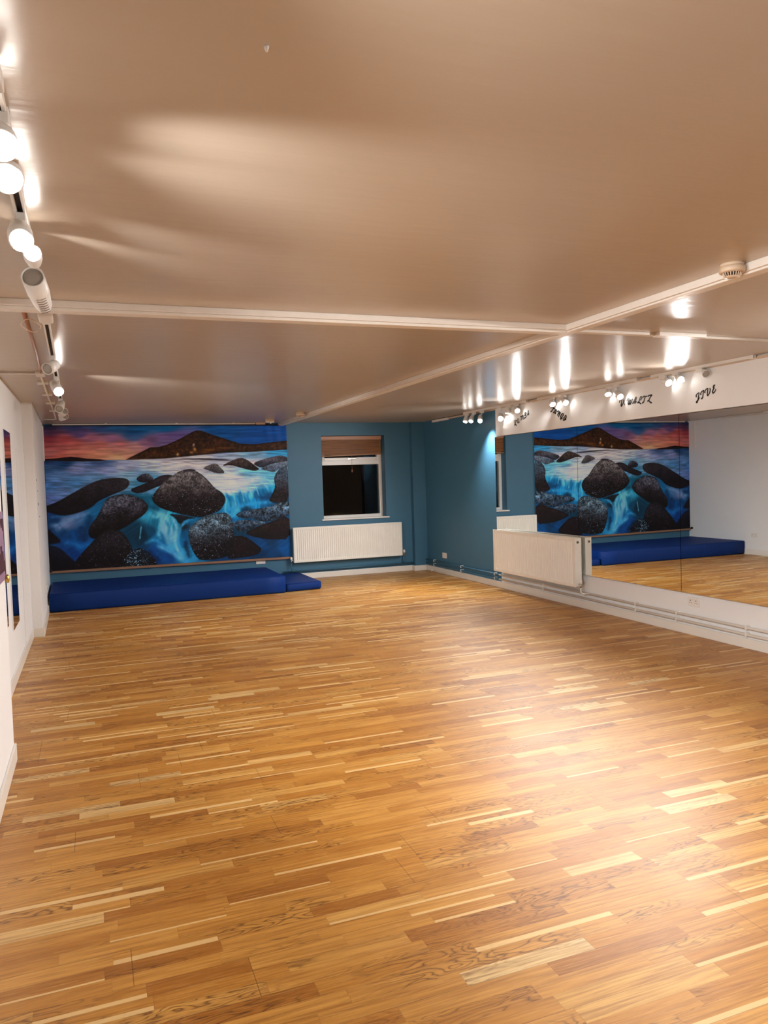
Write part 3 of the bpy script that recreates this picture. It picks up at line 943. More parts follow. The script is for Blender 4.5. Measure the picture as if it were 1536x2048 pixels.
def radiator(label, org, du, dn, L, z0, z1, depth, vents, valves):
    org, du, dn = Vector(org), Vector(du), Vector(dn)
    c = org + du * (L / 2)
    t = thing('radiator', label, 'radiator', (c.x, c.y, z0), 'white fluted wall radiators')

    def place(s0, s1, d0, d1, za, zb):      # box in radiator frame
        p, q = org + du * s0 + dn * d0, org + du * s1 + dn * d1
        return (min(p.x, q.x), max(p.x, q.x), min(p.y, q.y), max(p.y, q.y), za, zb)
    b = nb(); fluted(b, org, du, dn, L, z0, z1); obj('front_panel', b, M['rad'], t, 0.002, 1)
    b = nb(); fluted(b, org - dn * depth + du * L, -du, -dn, L, z0, z1, thick=0.015); obj('rear_panel', b, M['rad'], t)
    for s in (0, 1):
        b = nb(); s0 = 0 if s == 0 else L - 0.004
        box(b, *place(s0 - 0.001, s0 + 0.005, -0.002, -depth + 0.002, z0 + 0.01, z1 - 0.004))
        obj('side_cover', b, M['rad'], t, 0.001)
    b = nb()
    nsl = int(L / 0.02)
    for i in range(nsl):
        box(b, *place(0.01 + i * 0.02, 0.022 + i * 0.02, -0.02, -depth + 0.02, z1 - 0.012, z1 - 0.004))
    box(b, *place(0.0, L, -0.001, -0.012, z1 - 0.01, z1 + 0.002))
    box(b, *place(0.0, L, -depth + 0.012, -depth + 0.001, z1 - 0.01, z1 + 0.002))
    obj('top_grille', b, M['rad'], t)
    for s, sg in vents:
        b = nb()
        p = org + du * s - dn * (depth * 0.42) + Vector((0, 0, z1 - 0.05))
        lathe(b, p, du * sg, [(0, 0.016), (0.006, 0.016), (0.009, 0.012)], 16)
        o = obj('vent_plug', b, M['chrome'], t)
        o['label'] = 'chrome air vent plug'
        b = nb(); lathe(b, p + du * sg * 0.009, du * sg, [(0, 0.009), (0.002, 0.009)], 12)
        obj('vent_hole', b, M['dark'], o)
    for s, sg, kind, ztop, pts in valves:
        p = org + du * s - dn * (depth * 0.5)
        b = nb()
        tube(b, [p + du * (-sg * 0.045) + Vector((0, 0, z0 + 0.035)), p + Vector((0, 0, z0 + 0.035))], 0.009, 10)
        lathe(b, p + Vector((0, 0, z0 + 0.0)), (0, 0, 1), [(0, 0.012), (0.02, 0.013), (0.03, 0.011), (0.05, 0.011)], 14)
        v = obj('valve', b, M['chrome'], t)
        b = nb()
        lathe(b, p + Vector((0, 0, z0 + 0.045)), (0, 0, 1), [(0, 0.014), (0.004, 0.019), (0.03, 0.018), (0.045, 0.014), (0.048, 0.006)], 16)
        obj('valve_cap', b, M['plastic'], v)
        b = nb(); tube(b, [p + Vector((0, 0, z0 + 0.002))] + [Vector(q) for q in pts], 0.0085, 8)
        obj('feed_pipe', b, M[kind], t)
    return t


radiator('long white fluted radiator on the blue back wall under the window', (2.968, 11.925, 0), (1, 0, 0), (0, -1, 0), 1.857, 0.276, 0.832, 0.055,
         [], [(-0.04, -1, 'bluepipe', 0, [(2.928, 11.9525, 0.16), (2.94, 11.97, 0.14), (2.99, 11.995, 0.132)]), (1.897, 1, 'bluepipe', 0, [(4.865, 11.9525, 0.17), (4.865, 11.98, 0.13), (4.90, 11.995, 0.132)])])
radiator('white fluted double radiator on the right wall in front of the mirrors', (5.118, 9.335, 0), (0, -1, 0), (-1, 0, 0), 1.91, 0.262, 0.828, 0.088,
         [(1.911, 1)], [(1.95, 1, 'plastic', 0, [(5.162, 7.385, 0.21), (5.175, 7.37, 0.195), (5.24, 7.33, 0.19)])])

# ------------------------------------------------------------------ heating pipes along the walls
for z, lab in ((0.186, 'upper heating pipe along the right wall, painted blue then white'), (0.125, 'lower heating pipe along the right wall, painted blue then white')):
    t = thing('heating_pipe', lab, 'pipe', (5.25, 6, z), 'pair of heating pipes above the right skirting')
    b = nb()
    tube(b, [(5.253, 11.915, z), (5.253, YS, z)], 0.0135, 10, 1)
    tube(b, [(5.253, YS, z), (5.253, YF + 0.02, z)], 0.0135, 10, 0)
    obj('pipe', b, [M['gloss'], M['bluepipe']], t)
    for yy in (11.6, 10.6, 9.55, 8.3, 6.55, 5.95, 5.1, 4.2):
        b = nb(); box(b, 5.237, XR, yy - 0.008, yy + 0.008, z - 0.019, z + 0.019)
        obj('pipe_clip', b, M['plastic'], t, 0.003)
t = thing('heating_pipe', 'blue heating pipe above the back wall skirting under the window radiator', 'pipe', (4, 12.0, 0.13))
b = nb(); tube(b, [(2.80, 12.0, 0.132), (5.05, 12.0, 0.132)], 0.0135, 10)
obj('pipe', b, M['bluepipe'], t)
b = nb(); box(b, 4.86, 4.89, 11.99, YB, 0.12, 0.16)
obj('pipe_clip', b, M['bluepipe'], t)
b = nb()
lathe(b, (5.24, 11.6, 0.03), (-1, 0, 0), [(0, 0.012), (0.03, 0.013), (0.045, 0.016)], 12)
tag(obj('door_stop', b, M['plastic']), 'little white door stop on the skirting near the blue corner', 'door stop')

# ------------------------------------------------------------------ mirrors
def mirror_x(y):
    return 5.224 - (y - 9.0) * 0.0054


pan = [(9.405, 7.503, 'left-hand tall mirror panel on the right wall, behind the radiator'),
       (7.497, 5.874, 'middle tall mirror panel on the right wall, beside the radiator end'),
       (5.868, 4.21, 'right-hand tall mirror panel above the double socket on the right wall'),
       ]
for y1, y0, lab in pan:
    t = thing('wall_mirror', lab, 'mirror', (5.25, (y0 + y1) / 2, 0.402), 'frameless mirror panels on the right wall')
    b = nb()
    xa, xb = mirror_x(y0), mirror_x(y1)
    za, zb = 0.402, 2.093
    c = [(xa, y0), (xb, y1)]
    f = [b.verts.new((xa, y0, za)), b.verts.new((xb, y1, za)), b.verts.new((xb, y1, zb)), b.verts.new((xa, y0, zb))]
    g_ = [b.verts.new((v.co.x + 0.006, v.co.y, v.co.z)) for v in f]
    b.faces.new(f)
    b.faces.new(g_[::-1])
    for i in range(4):
        b.faces.new((f[i], f[(i + 1) % 4], g_[(i + 1) % 4], g_[i]))
    obj('mirror_glass', b, M['mirror'], t)
    b = nb(); box(b, xa + 0.007, XR, y0, y1, za + 0.002, zb)
    obj('backing_board', b, M['scuff'], t)

# mirrors on the left wall
for y0, y1, z0, z1, lab in ((6.965, 7.50, 0.425, 2.078, 'narrow frameless mirror panel on the left wall before the pier'), (5.25, 6.60, 0.53, 2.0, 'dark sliver of a mirror panel at the far left edge, nearer than the other')):
    t = thing('wall_mirror', lab, 'mirror', (XL, (y0 + y1) / 2, z0))
    b = nb(); box(b, XL + 0.002, XL + 0.008, y0, y1, z0, z1)
    obj('mirror_glass', b, M['mirror'], t)

# poster edge on the near-left wall
t = thing('poster', 'edge of a mauve and maroon poster on the near left wall', 'poster', (XN, 4.5, 1.06))
b = nb(); box(b, XN, XN + 0.004, 4.3, 4.945, 1.07, 1.46)
obj('sheet', b, M['mauve'], t)
b = nb()
for i in range(9):
    yy = 4.34 + i * 0.068
    box(b, XN + 0.004, XN + 0.0055, yy, yy + 0.05, 1.39 - 0.02 * (i % 3), 1.42)
obj('heading_print', b, M['maroon'], t)
b = nb()
for i in range(9):
    yy = 4.34 + i * 0.068
    box(b, XN + 0.004, XN + 0.0055, yy, yy + 0.0685, 1.12, 1.22 + 0.05 * math.sin(i * 1.3))
obj('figure_print', b, M['maroon'], t)
b = nb()
lathe(b, (XN + 0.014, 4.93, 1.095), (0, 0, -1), [(0, 0.003), (0.01, 0.009), (0.03, 0.011), (0.045, 0.008), (0.05, 0.002)], 14)
tag(obj('hanging_bauble', b, M['brass']), 'tiny gold pendant hanging at the corner of the mauve poster', 'pendant')

# small marks on the left pier wall and the white strip in the corner
for (px, py, r) in ((72, 960, 0.010), (75, 982, 0.007), (76.5, 1008, 0.016), (80, 1033, 0.008)):
    p = at(px, py, 0, XP - 0.004)
    b = nb(); lathe(b, (xp(p.y), p.y, p.z), (1, 0, 0), [(0, r), (0.004, r * 0.8)], 10)
    tag(obj('wall_hook', b, M['scuff']), {960: 'topmost tiny dark wall plug on the left pier', 982: 'second tiny dark wall plug down the left pier', 1008: 'largest dark wall plug on the left pier, third one down', 1033: 'lowest tiny dark wall plug on the left pier'}[py], 'wall plug', 'dark wall plugs on the left pier')
b = nb(); box(b, xp(11.87), xp(11.84) + 0.016, 11.84, 11.87, 1.97, 2.46)
tag(obj('cable_trunking', b, M['plastic'], None, 0.002), 'short upright white trunking in the corner left of the seascape cloth', 'trunking')
b = nb(); lathe(b, (xp(11.95), 11.95, 0.405), (1, 0, 0), [(0, 0.02), (0.02, 0.024), (0.035, 0.016)], 14)
tag(obj('door_stop', b, M['dark']), 'small black knob low on the left wall beside the seascape cloth', 'knob')

# ------------------------------------------------------------------ sockets
def socket(label, c, du, dn, w, gangs):
    c, du, dn = Vector(c), Vector(du), Vector(dn)
    t = thing('wall_socket', label, 'socket', c)
    hz = 0.043

    def pb(b, s0, s1, d0, d1, za, zb):
        p, q = c + du * s0 + dn * d0, c + du * s1 + dn * d1
        box(b, min(p.x, q.x), max(p.x, q.x), min(p.y, q.y), max(p.y, q.y), c.z + za, c.z + zb)
    b = nb(); pb(b, -w / 2, w / 2, 0, 0.012, -hz, hz)
    obj('face_plate', b, M['plastic'], t, 0.003)
    for gidx in range(gangs):
        s = (gidx - (gangs - 1) / 2) * 0.07
        b = nb()
        pb(b, s - 0.004, s + 0.004, 0.0118, 0.0128, 0.006, 0.018)
        pb(b, s - 0.015, s - 0.008, 0.0118, 0.0128, -0.014, -0.009)
        pb(b, s + 0.008, s + 0.015, 0.0118, 0.0128, -0.014, -0.009)
        obj('pin_holes', b, M['dark'], t)
        b = nb()
        off = 0.022 if gangs == 1 or gidx == 0 else -0.022
        pb(b, s + off - 0.005, s + off + 0.005, 0.011, 0.017, 0.012, 0.03)
        obj('switch', b, M['plastic'], t, 0.001)


socket('white double socket under the bottom edge of the seascape cloth', (2.45, YB, 0.332), (1, 0, 0), (0, -1, 0), 0.146, 2)
socket('white socket on the blue right wall above the pipes', (XR, 11.25, 0.30), (0, -1, 0), (-1, 0, 0), 0.146, 2)
socket('white double socket on the white wall below the mirrors', (XR, 5.752, 0.318), (0, -1, 0), (-1, 0, 0), 0.146, 2)
socket('white double socket on the left pier near the end of the thick mat', (xp(10.42) + 0.001, 10.42, 0.35), (0, 1, 0), (1, 0, 0), 0.146, 2)

# ------------------------------------------------------------------ smoke detectors and ceiling box
def detector(label, x, y, r):
    t = thing('smoke_detector', label, 'smoke detector', (x, y, H), 'smoke detectors beside the long ceiling strip')
    b = nb(); lathe(b, (x, y, H), (0, 0, -1), [(0, r * 0.92), (0.012, r * 0.92), (0.014, r * 0.8)], 32)
    obj('mounting_base', b, M['cream'], t)
    b = nb(); lathe(b, (x, y, H - 0.014), (0, 0, -1), [(0, r * 0.86), (0.002, r), (0.022, r), (0.026, r * 0.94), (0.028, r * 0.7)], 40)
    body = obj('housing', b, M['cream'], t)
    b = nb(); lathe(b, (x, y, H - 0.042), (0, 0, -1), [(0, r * 0.64), (0.016, r * 0.56)], 32)
    obj('sensor_chamber', b, M['dark'], t)
    for i in range(20):
        a = 2 * PI * i / 20
        b = nb()
        ca, sa = math.cos(a), math.sin(a)
        p0 = Vector((x + ca * r * 0.7, y + sa * r * 0.7, H - 0.04)); p1 = Vector((x + ca * r * 0.58, y + sa * r * 0.58, H - 0.06))
        tube(b, [p0, p1], 0.0025, 5)
        obj('louvre_rib', b, M['cream'], t)
    b = nb(); lathe(b, (x, y, H - 0.057), (0, 0, -1), [(0, r * 0.6), (0.004, r * 0.58), (0.007, r * 0.3)], 32)
    obj('end_cap', b, M['cream'], t)


detector('round smoke detector on the ceiling strip near the upper right', 2.755, 2.735, 0.056)
detector('distant round smoke detector on the long ceiling strip near the back wall', 2.70, 10.2, 0.062)
t = thing('ceiling_box', 'small boxy white alarm unit on the ceiling by the back wall', 'alarm unit', (2.52, 11.32, 2.46))
b = nb(); box(b, 2.455, 2.585, 11.29, 11.36, 2.45, H); obj('case', b, M['cream'], t, 0.004)
b = nb()
for i in range(5):
    box(b, 2.463 + i * 0.024, 2.478 + i * 0.024, 11.287, 11.291, 2.462, 2.49)
obj('front_grille', b, M['grey'], t)
b = nb(); lathe(b, (2.53, 11.30, 2.45), (0, 0, -1), [(0, 0.012), (0.01, 0.012), (0.016, 0.006)], 12)
obj('indicator', b, M['plastic'], t)
p = at(533, 92, 2, H)
b = nb(); lathe(b, (p.x, p.y, H), (0, 0, -1), [(0, 0.006), (0.004, 0.005), (0.012, 0.002)], 10)
tag(obj('ceiling_screw', b, M['plastic']), 'tiny white screw head alone on the open ceiling', 'screw')

# ------------------------------------------------------------------ ceiling conduit on the left
cl = thing('ceiling_conduit', 'thin brownish cable conduit running along the left ceiling to the back wall', 'conduit', (-0.3, 7, H))
pts = [(-0.278, 4.25, 2.489), (-0.29, 5.0, 2.489), (-0.30, 5.6, 2.489), (-0.325, 6.6, 2.489)]
b = nb(); tube(b, pts, 0.010, 8); obj('brown_casing', b, M['copper'], cl)['label'] = 'brown conduit length'
b = nb(); tube(b, [(-0.333, 6.75, 2.489), (-0.35, 8.2, 2.489), (-0.365, 9.8, 2.489), (-0.385, 11.0, 2.489), (-0.42, 11.05, 2.489), (XP + 0.02, 11.05, 2.489)], 0.009, 8)
obj('white_pipe', b, M['plastic'], cl)
b = nb(); tube(b, [(-0.333, 6.69, 2.49), (XL + 0.01, 6.69, 2.49)], 0.009, 8)
obj('branch_pipe', b, M['strip'], cl)
b = nb(); box(b, -0.365, -0.295, 6.62, 6.78, 2.475, H); obj('junction_box', b, M['strip'], cl, 0.006)
for (x, y) in ((-0.342, 7.25), (-0.35, 8.15), (-0.358, 8.95), (-0.366, 9.85)):
    b = nb(); box(b, x - 0.045, x + 0.045, y - 0.02, y + 0.02, 2.476, H)
    obj('saddle_clip', b, M['plastic'], cl, 0.004)

t = thing('ceiling_conduit', 'thin conduit running in the angle of ceiling and right wall', 'conduit', (5.27, 8, 2.48))
b = nb(); box(b, 5.262, XR, 9.36, 11.45, 2.468, 2.49); box(b, 5.19, 5.215, 3.0, 9.36, 2.468, 2.49)
obj('casing', b, M['cream'], t, 0.003)
b = nb(); box(b, 5.235, 5.28, 10.95, 11.5, 2.455, 2.49); obj('junction_box', b, M['plastic'], t, 0.003)


# ------------------------------------------------------------------ track lighting
LCOL = (1.0, 0.985, 0.97)


def track(label, x0, y0, x1, y1, grp):
    t = thing('light_track', label, 'light track', ((x0 + x1) / 2, (y0 + y1) / 2, H), grp)
    b = nb()
    w = 0.018
    n = 1
    for (o0, o1, z0) in ((-w, -w + 0.009, 2.474), (w - 0.009, w, 2.474)):
        vs = box(b, 0, 1, y0, y1, z0, H)
        for v in vs:
            f = (v.co.y - y0) / (y1 - y0)
            xc = x0 + (x1 - x0) * f
            v.co.x = xc + (o0 if v.co.x < 0.5 else o1)
    obj('rail', b, M['plastic'], t, 0.001)
    b = nb()
    vs = box(b, 0, 1, y0 + 0.04, y1 - 0.04, 2.488, 2.4995)
    for v in vs:
        f = (v.co.y - y0) / (y1 - y0)
        v.co.x = x0 + (x1 - x0) * f + (-w + 0.009 if v.co.x < 0.5 else w - 0.009)
    obj('conductor_channel', b, M['dark'], t)['label'] = 'dark channel inside the track'
    for yy in (y0, y1):
        xc = x0 if yy == y0 else x1
        b = nb(); s = 0.05 if yy == y0 else -0.05
        box(b, xc - 0.022, xc + 0.022, min(yy, yy + s), max(yy, yy + s), 2.468, H)
        obj('end_cap', b, M['plastic'], t, 0.003)
    return t


def head(label, mount, lens, rear, on=True, power=60.0, R=0.037, spot=95, aim=None, grp='track spotlights', slots=False):
    """mount: point on the track; lens / rear: centres of the two ends of the housing"""
    mount, lens, rear = Vector(mount), Vector(lens), Vector(rear)
    d = (lens - rear).normalized()
    L = (lens - rear).length
    t = thing('track_spotlight', label, 'spotlight', mount, grp)
    b = nb(); box(b, mount.x - 0.016, mount.x + 0.016, mount.y - 0.04, mount.y + 0.04, mount.z - 0.03, mount.z)
    obj('track_adapter', b, M['headw'], t, 0.003)
    piv = rear + d * (L * 0.35)
    b = nb(); tube(b, [mount - Vector((0, 0, 0.028)), Vector((mount.x, mount.y, mount.z - 0.045)), piv + Vector((0, 0, R * 0.6))], 0.0065, 8)
    obj('stem', b, M['headw'], t)
    b = nb()
    lathe(b, rear, d, [(0, R * 0.45), (0.006, R * 0.62), (L * 0.12, R * 0.8), (L * 0.45, R * 0.95), (L * 0.5, R * 0.93), (L * 0.52, R), (L, R), (L, R * 0.88), (L - 0.012, R * 0.84)], 28, cap=False)
    bmesh.ops.contextual_create(b, geom=[e for e in b.edges if e.is_boundary and (sum((v.co for v in e.verts), Vector()) / 2 - rear).length < R])
    hs = obj('housing', b, M['headw'], t)
    if slots:
        _, u, v = frame_of(d)
        side = (CAM - (lens + rear) / 2)
        side = (side - d * side.dot(d)).normalized()
        w = d.cross(side)
        b = nb()
        for k in range(7):
            c = rear + d * (L * (0.14 + 0.075 * k)) + side * (R * (0.93 if k > 4 else 0.86 + .02 * k))
            tube(b, [c - w * R * 0.42, c + side * 0.004, c + w * R * 0.42], 0.0012, 5)
        obj('cooling_slots', b, M['scuff'], hs)
    b = nb(); lathe(b, lens - d * 0.010, d, [(0, R * 0.84), (0.003, R * 0.8), (0.005, R * 0.4)], 24)
    ln = obj('lens', b, M['lens_on'] if on else M['lens_off'], t)
    ln['label'] = 'glowing white lens' if on else 'unlit grey lens'
    if on:
        li = bpy.data.lights.new('lamp_beam', 'SPOT')
        li.energy = power
        li.color = LCOL
        li.shadow_soft_size = R * 0.75
        li.spot_size = math.radians(spot)
        li.spot_blend = 1.0
        lo = bpy.data.objects.new('lamp_beam', li)
        COL.objects.link(lo)
        lo.parent = t
        lo.matrix_parent_inverse = Matrix.Translation(-t.location)
        lo.location = lens + d * 0.004
        a = Vector((aim[0], aim[1], aim[2] * 0.62)).normalized() if aim is not None else d
        lo.rotation_euler = a.to_track_quat('-Z', 'Y').to_euler()
    return t


LG = 'light tracks on the ceiling'
track('white light track along the left ceiling, nearest the camera', -0.155, -0.2, -0.165, 2.12, None)
track('white light track on the left ceiling just before the cross strip', -0.17, 2.45, -0.178, 4.05, None)
track('white light track with dark channel on the left ceiling beyond the cross strip', -0.183, 4.53, -0.265, 9.9, None)
track('white light track above the blue part of the right wall', 5.17, 8.45, 5.17, 10.2, None)
track('white light track over the TANGO and V. WALTZ lettering', 5.17, 6.35, 5.17, 8.2, None)
track('white light track over the JIVE lettering', 5.17, 4.9, 5.17, 6.15, None)
track('white light track on the right ceiling out towards the camera', 5.17, -2.4, 5.17, 3.9, None)

RS, LS = 'track spotlights by the right wall', 'track spotlights by the left wall'


def P(px, py, y):
    return at(px, py, 1, y)


PW = 33.0
LF = 2.2
# left row, near to far
head('nearest glowing spotlight at the left edge, highest in the picture', (-0.152, 1.85, 2.474), P(3, 290, 1.93), P(-8, 262, 2.0), True, PW * LF, aim=(0.75, 0.5, -0.5))
head('large glowing spotlight second from the top at the left edge', (-0.156, 2.08, 2.474), P(14, 356, 2.12), P(20, 345, 2.28), True, PW * LF, aim=(0.65, 0.8, -0.45))
head('glowing spotlight third down the left edge', (-0.172, 2.8, 2.474), P(42, 480, 2.66), P(38, 452, 2.80), True, PW * LF, aim=(0.5, 0.9, -0.4))
head('small glowing spotlight directly above the slotted housing', (-0.175, 3.08, 2.474), P(64, 506, 2.94), P(69, 526, 3.04), True, PW * LF, R=0.03, aim=(0.35, 0.95, -0.35))
head('slotted white spotlight housing hanging before the cross strip', (-0.178, 3.93, 2.474), P(65, 553, 3.28), P(89, 616, 3.55), False, 0, R=0.043, slots=True)
head('unlit spotlight seen from the side on the left track beyond the cross strip', (-0.20, 5.7, 2.474), P(94, 738, 5.62), P(114, 728, 5.72), False, 0, R=0.04)
head('glowing spotlight in the middle of the far left track', (-0.22, 6.75, 2.474), P(117, 783, 6.6), P(106, 764, 6.75), True, PW * LF * 1.6, R=0.04, aim=(0.5, 0.85, -0.4))
head('white spotlight just behind the glowing one on the far left track', (-0.245, 8.4, 2.474), P(118, 818, 8.2), P(124, 805, 8.42), False, 0, R=0.04)
head('spotlight second from the back of the far left track', (-0.258, 9.35, 2.474), P(130, 822, 9.2), P(120, 832, 9.35), False, 0)
head('rearmost spotlight of the far left track', (-0.262, 9.78, 2.474), P(131, 832, 9.6), P(121, 838, 9.8), False, 0)
# right row, far to near
rt = [
    ('farthest spotlight over the blue right wall', 10.12, (930.5, 844, 10.12), (940, 831, 10.16), True, (-0.55, -0.1, -0.8)),
    ('second spotlight from the back over the blue right wall', 9.9, (941.5, 843, 9.92), (952, 831, 9.98), True, (-0.5, -0.2, -0.8)),
    ('bright third spotlight from the back over the blue right wall', 9.66, (960, 842, 9.62), (967, 831, 9.74), True, (0.10, -0.04, -1.2)),
    ('fourth spotlight from the back, at the corner of the white board', 9.18, (1002, 838, 9.12), (1003, 828, 9.22), True, (-0.55, 0.8, -0.6)),
    ('white spotlight just left of the bright one above RUMBA', 8.93, (1016, 827, 8.95), (1026, 818, 8.95), True, (-0.6, 0.5, -0.6)),
    ('very bright spotlight above the RUMBA lettering', 8.72, (1035, 822, 8.66), (1041, 813, 8.78), True, (-0.8, -0.35, -0.55)),
    ('spotlight on the left of the pair above TANGO', 7.9, (1106, 809, 7.88), (1115, 800, 7.95), True, (-0.5, 0.85, -0.5)),
    ('bright spotlight on the right of the pair above TANGO', 7.66, (1132, 806, 7.60), (1137, 797, 7.72), True, (-0.8, -0.3, -0.55)),
    ('spotlight on the left of the pair above V. WALTZ', 6.82, (1228, 789, 6.84), (1237, 783, 6.86), True, (-0.6, 0.8, -0.5)),
    ('bright spotlight on the right of the pair above V. WALTZ', 6.7, (1241, 794, 6.62), (1236, 784, 6.74), True, (-0.8, -0.2, -0.6)),
    ('bright spotlight on the left of the pair before JIVE', 6.0, (1340, 766, 5.92), (1350, 758, 6.02), True, (-0.8, 0.3, -0.55)),
    ('brightest large spotlight just left of JIVE', 5.82, (1362, 760, 5.72), (1366, 752, 5.84), True, (-0.8, -0.3, -0.5)),
    ('unlit white spotlight above the JIVE lettering', 5.52, (1413, 748, 5.42), (1407, 742, 5.50), False, None),
]
for lab, ym, l, r_, on, am in rt:
    ln = P(*l); rr = P(*r_)
    ln.x = min(ln.x, 5.175); rr.x = min(rr.x, 5.19)
    head(lab, (5.17, ym, 2.474), ln, rr, on, PW, R=0.036, aim=am)
# unseen fill lamps added to brighten the room, on tracks outside the view
for i, (x, y, am) in enumerate(((-0.155, 0.9, (0.8, 0.3, -0.6)), (-0.155, 0.0, (0.8, 0.2, -0.6)), (5.17, 3.2, (-0.8, 0.3, -0.55)), (5.17, 2.0, (-0.8, 0.1, -0.55)), (5.17, 0.6, (-0.8, 0.3, -0.55)), (5.17, -1.0, (-0.8, 0.2, -0.55)))):
    a = Vector(am).normalized()
    c = Vector((x, y, 2.38))
    head(('added fill spotlight on the left track just above the viewpoint', 'rearmost added fill spotlight on the left track behind the viewpoint', 'first added fill spotlight of the right track out of frame past JIVE', 'second added fill spotlight of the right track out of frame past JIVE', 'third added fill spotlight of the right track out of frame past JIVE', 'last added fill spotlight of the right track by the front wall')[i], (x, y, 2.474), c + a * 0.06, c - a * 0.06, True, PW * 1.3, aim=am)

# cable coil at the start of the far left track
cc = thing('cable_coil', 'loop of thin cable hanging at the start of the far left light track', 'cable', (-0.24, 4.5, 2.47))
b = nb()
cen = Vector((-0.262, 4.62, 2.468))
tube(b, [cen + Vector((0.048 * math.cos(a), 0.16 * math.sin(a), 0.004 * math.sin(3 * a))) for a in [PI * 0.35 + 2 * PI * k / 30 * 0.93 for k in range(31)]], 0.0028, 6)
obj('loop', b, M['cream'], cc)
b = nb(); box(b, -0.215, -0.145, 4.36, 4.52, 2.462, H); obj('feed_box', b, M['strip'], cc, 0.008)

# ------------------------------------------------------------------ lettering on the board over the mirrors
def ribbon(bm, pts, w0, x):
    """pts in photo pixels with a relative width; laid flat on the board"""
    P3 = [at(px, py, 0, x) for px, py, *_ in pts]
    ws = [(p[2] if len(p) > 2 else 1.0) * w0 for p in pts]
    # resample with Catmull-Rom
    Q, Wd = [], []
    n = len(P3)
    for i in range(n - 1):
        p0, p1, p2, p3 = P3[max(i - 1, 0)], P3[i], P3[i + 1], P3[min(i + 2, n - 1)]
        for k in range(6):
            t_ = k / 6
            Q.append(0.5 * ((2 * p1) + (-p0 + p2) * t_ + (2 * p0 - 5 * p1 + 4 * p2 - p3) * t_ ** 2 + (-p0 + 3 * p1 - 3 * p2 + p3) * t_ ** 3))
            Wd.append(ws[i] * (1 - t_) + ws[i + 1] * t_)
    Q.append(P3[-1]); Wd.append(ws[-1])
    L, R_ = [], []
    for i, q in enumerate(Q):
        d = (Q[min(i + 1, len(Q) - 1)] - Q[max(i - 1, 0)])
        d.x = 0
        d.normalize()
        nrm = Vector((0, -d.z, d.y)) * Wd[i]
        L.append(q + nrm); R_.append(q - nrm)
    for xo in (0.0,):
        fl = [bm.verts.new((x - 0.002, p.y, p.z)) for p in L]
        fr = [bm.verts.new((x - 0.002, p.y, p.z)) for p in R_]
        bl_ = [bm.verts.new((x, p.y, p.z)) for p in L]
        br = [bm.verts.new((x, p.y, p.z)) for p in R_]
        for i in range(len(Q) - 1):
            bm.faces.new((fl[i], fl[i + 1], fr[i + 1], fr[i]))
            bm.faces.new((fl[i], bl_[i], bl_[i + 1], fl[i + 1]))
            bm.faces.new((fr[i], fr[i + 1], br[i + 1], br[i]))
        bm.faces.new((fl[0], fr[0], br[0], bl_[0]))
        bm.faces.new((fl[-1], bl_[-1], br[-1], fr[-1]))


def zc(ox, oy, s, pts):
    return [(ox + p[0] / s, oy + p[1] / s) + tuple(p[2:]) for p in pts]


def lettering(word, label, ox, oy, s, letters, w):
    t = thing('wall_lettering', label, 'lettering', at(ox + 10, oy + 30, 0, 5.2145))
    for ch, strokes in letters:
        b = nb()
        for st in strokes:
            ribbon(b, zc(ox, oy, s, st), w, 5.2145)
        obj('letter', b, M['black'], t)


S1 = 1536 / 50
lettering('RUMBA', 'black script lettering RUMBA on the white board', 1020, 812, S1, [
    ('R', [[(285, 1215, .6), (300, 1120, 1.3), (330, 1040, 1.3), (375, 930, .9), (410, 860, .8)], [(260, 1030, .8), (255, 960, .9), (290, 890, .9), (340, 870, .9), (375, 900, .9), (360, 960, .9), (310, 1060, 1.0), (330, 1120, 1.5), (400, 1190, 1.2)]]),
    ('U', [[(420, 860, .6), (410, 930, .5)], [(470, 770, 1.2), (475, 880, 1), (475, 1000, 1.3), (500, 1040, 1.3), (540, 980, 1.0), (550, 880, .7), (540, 740, .5)], [(545, 930, 1), (560, 1000, 1.6), (580, 985, .8)]]),
    ('M', [[(625, 680, .7), (650, 640, .8), (690, 630, 1), (690, 740, 1), (680, 890, 1.4)], [(690, 700, .8), (740, 610, .9), (760, 640, .9), (755, 820, 1.1)], [(760, 700, .8), (800, 560, .9), (820, 640, 1), (815, 840, 1.3)]]),
    ('B', [[(935, 400, .8), (960, 430, .9), (935, 520, 1.2), (880, 620, .9)], [(880, 480, .7), (920, 410, .9), (980, 410, 1), (995, 460, 1), (950, 530, 1.2), (960, 570, 1.2), (1000, 620, 1.1), (970, 690, 1.1), (910, 730, 1.6), (870, 780, 1.5)]]),
    ('A', [[(1060, 590, .7), (1080, 510, 1), (1100, 400, 1), (1130, 270, 1.6)], [(1130, 270, 1.6), (1140, 380, 1.1), (1150, 480, 1.3), (1150, 545, 1.2)], [(1075, 520, 1.2), (1130, 530, 1.4), (1165, 460, 1.2)]]),
], 0.0062)
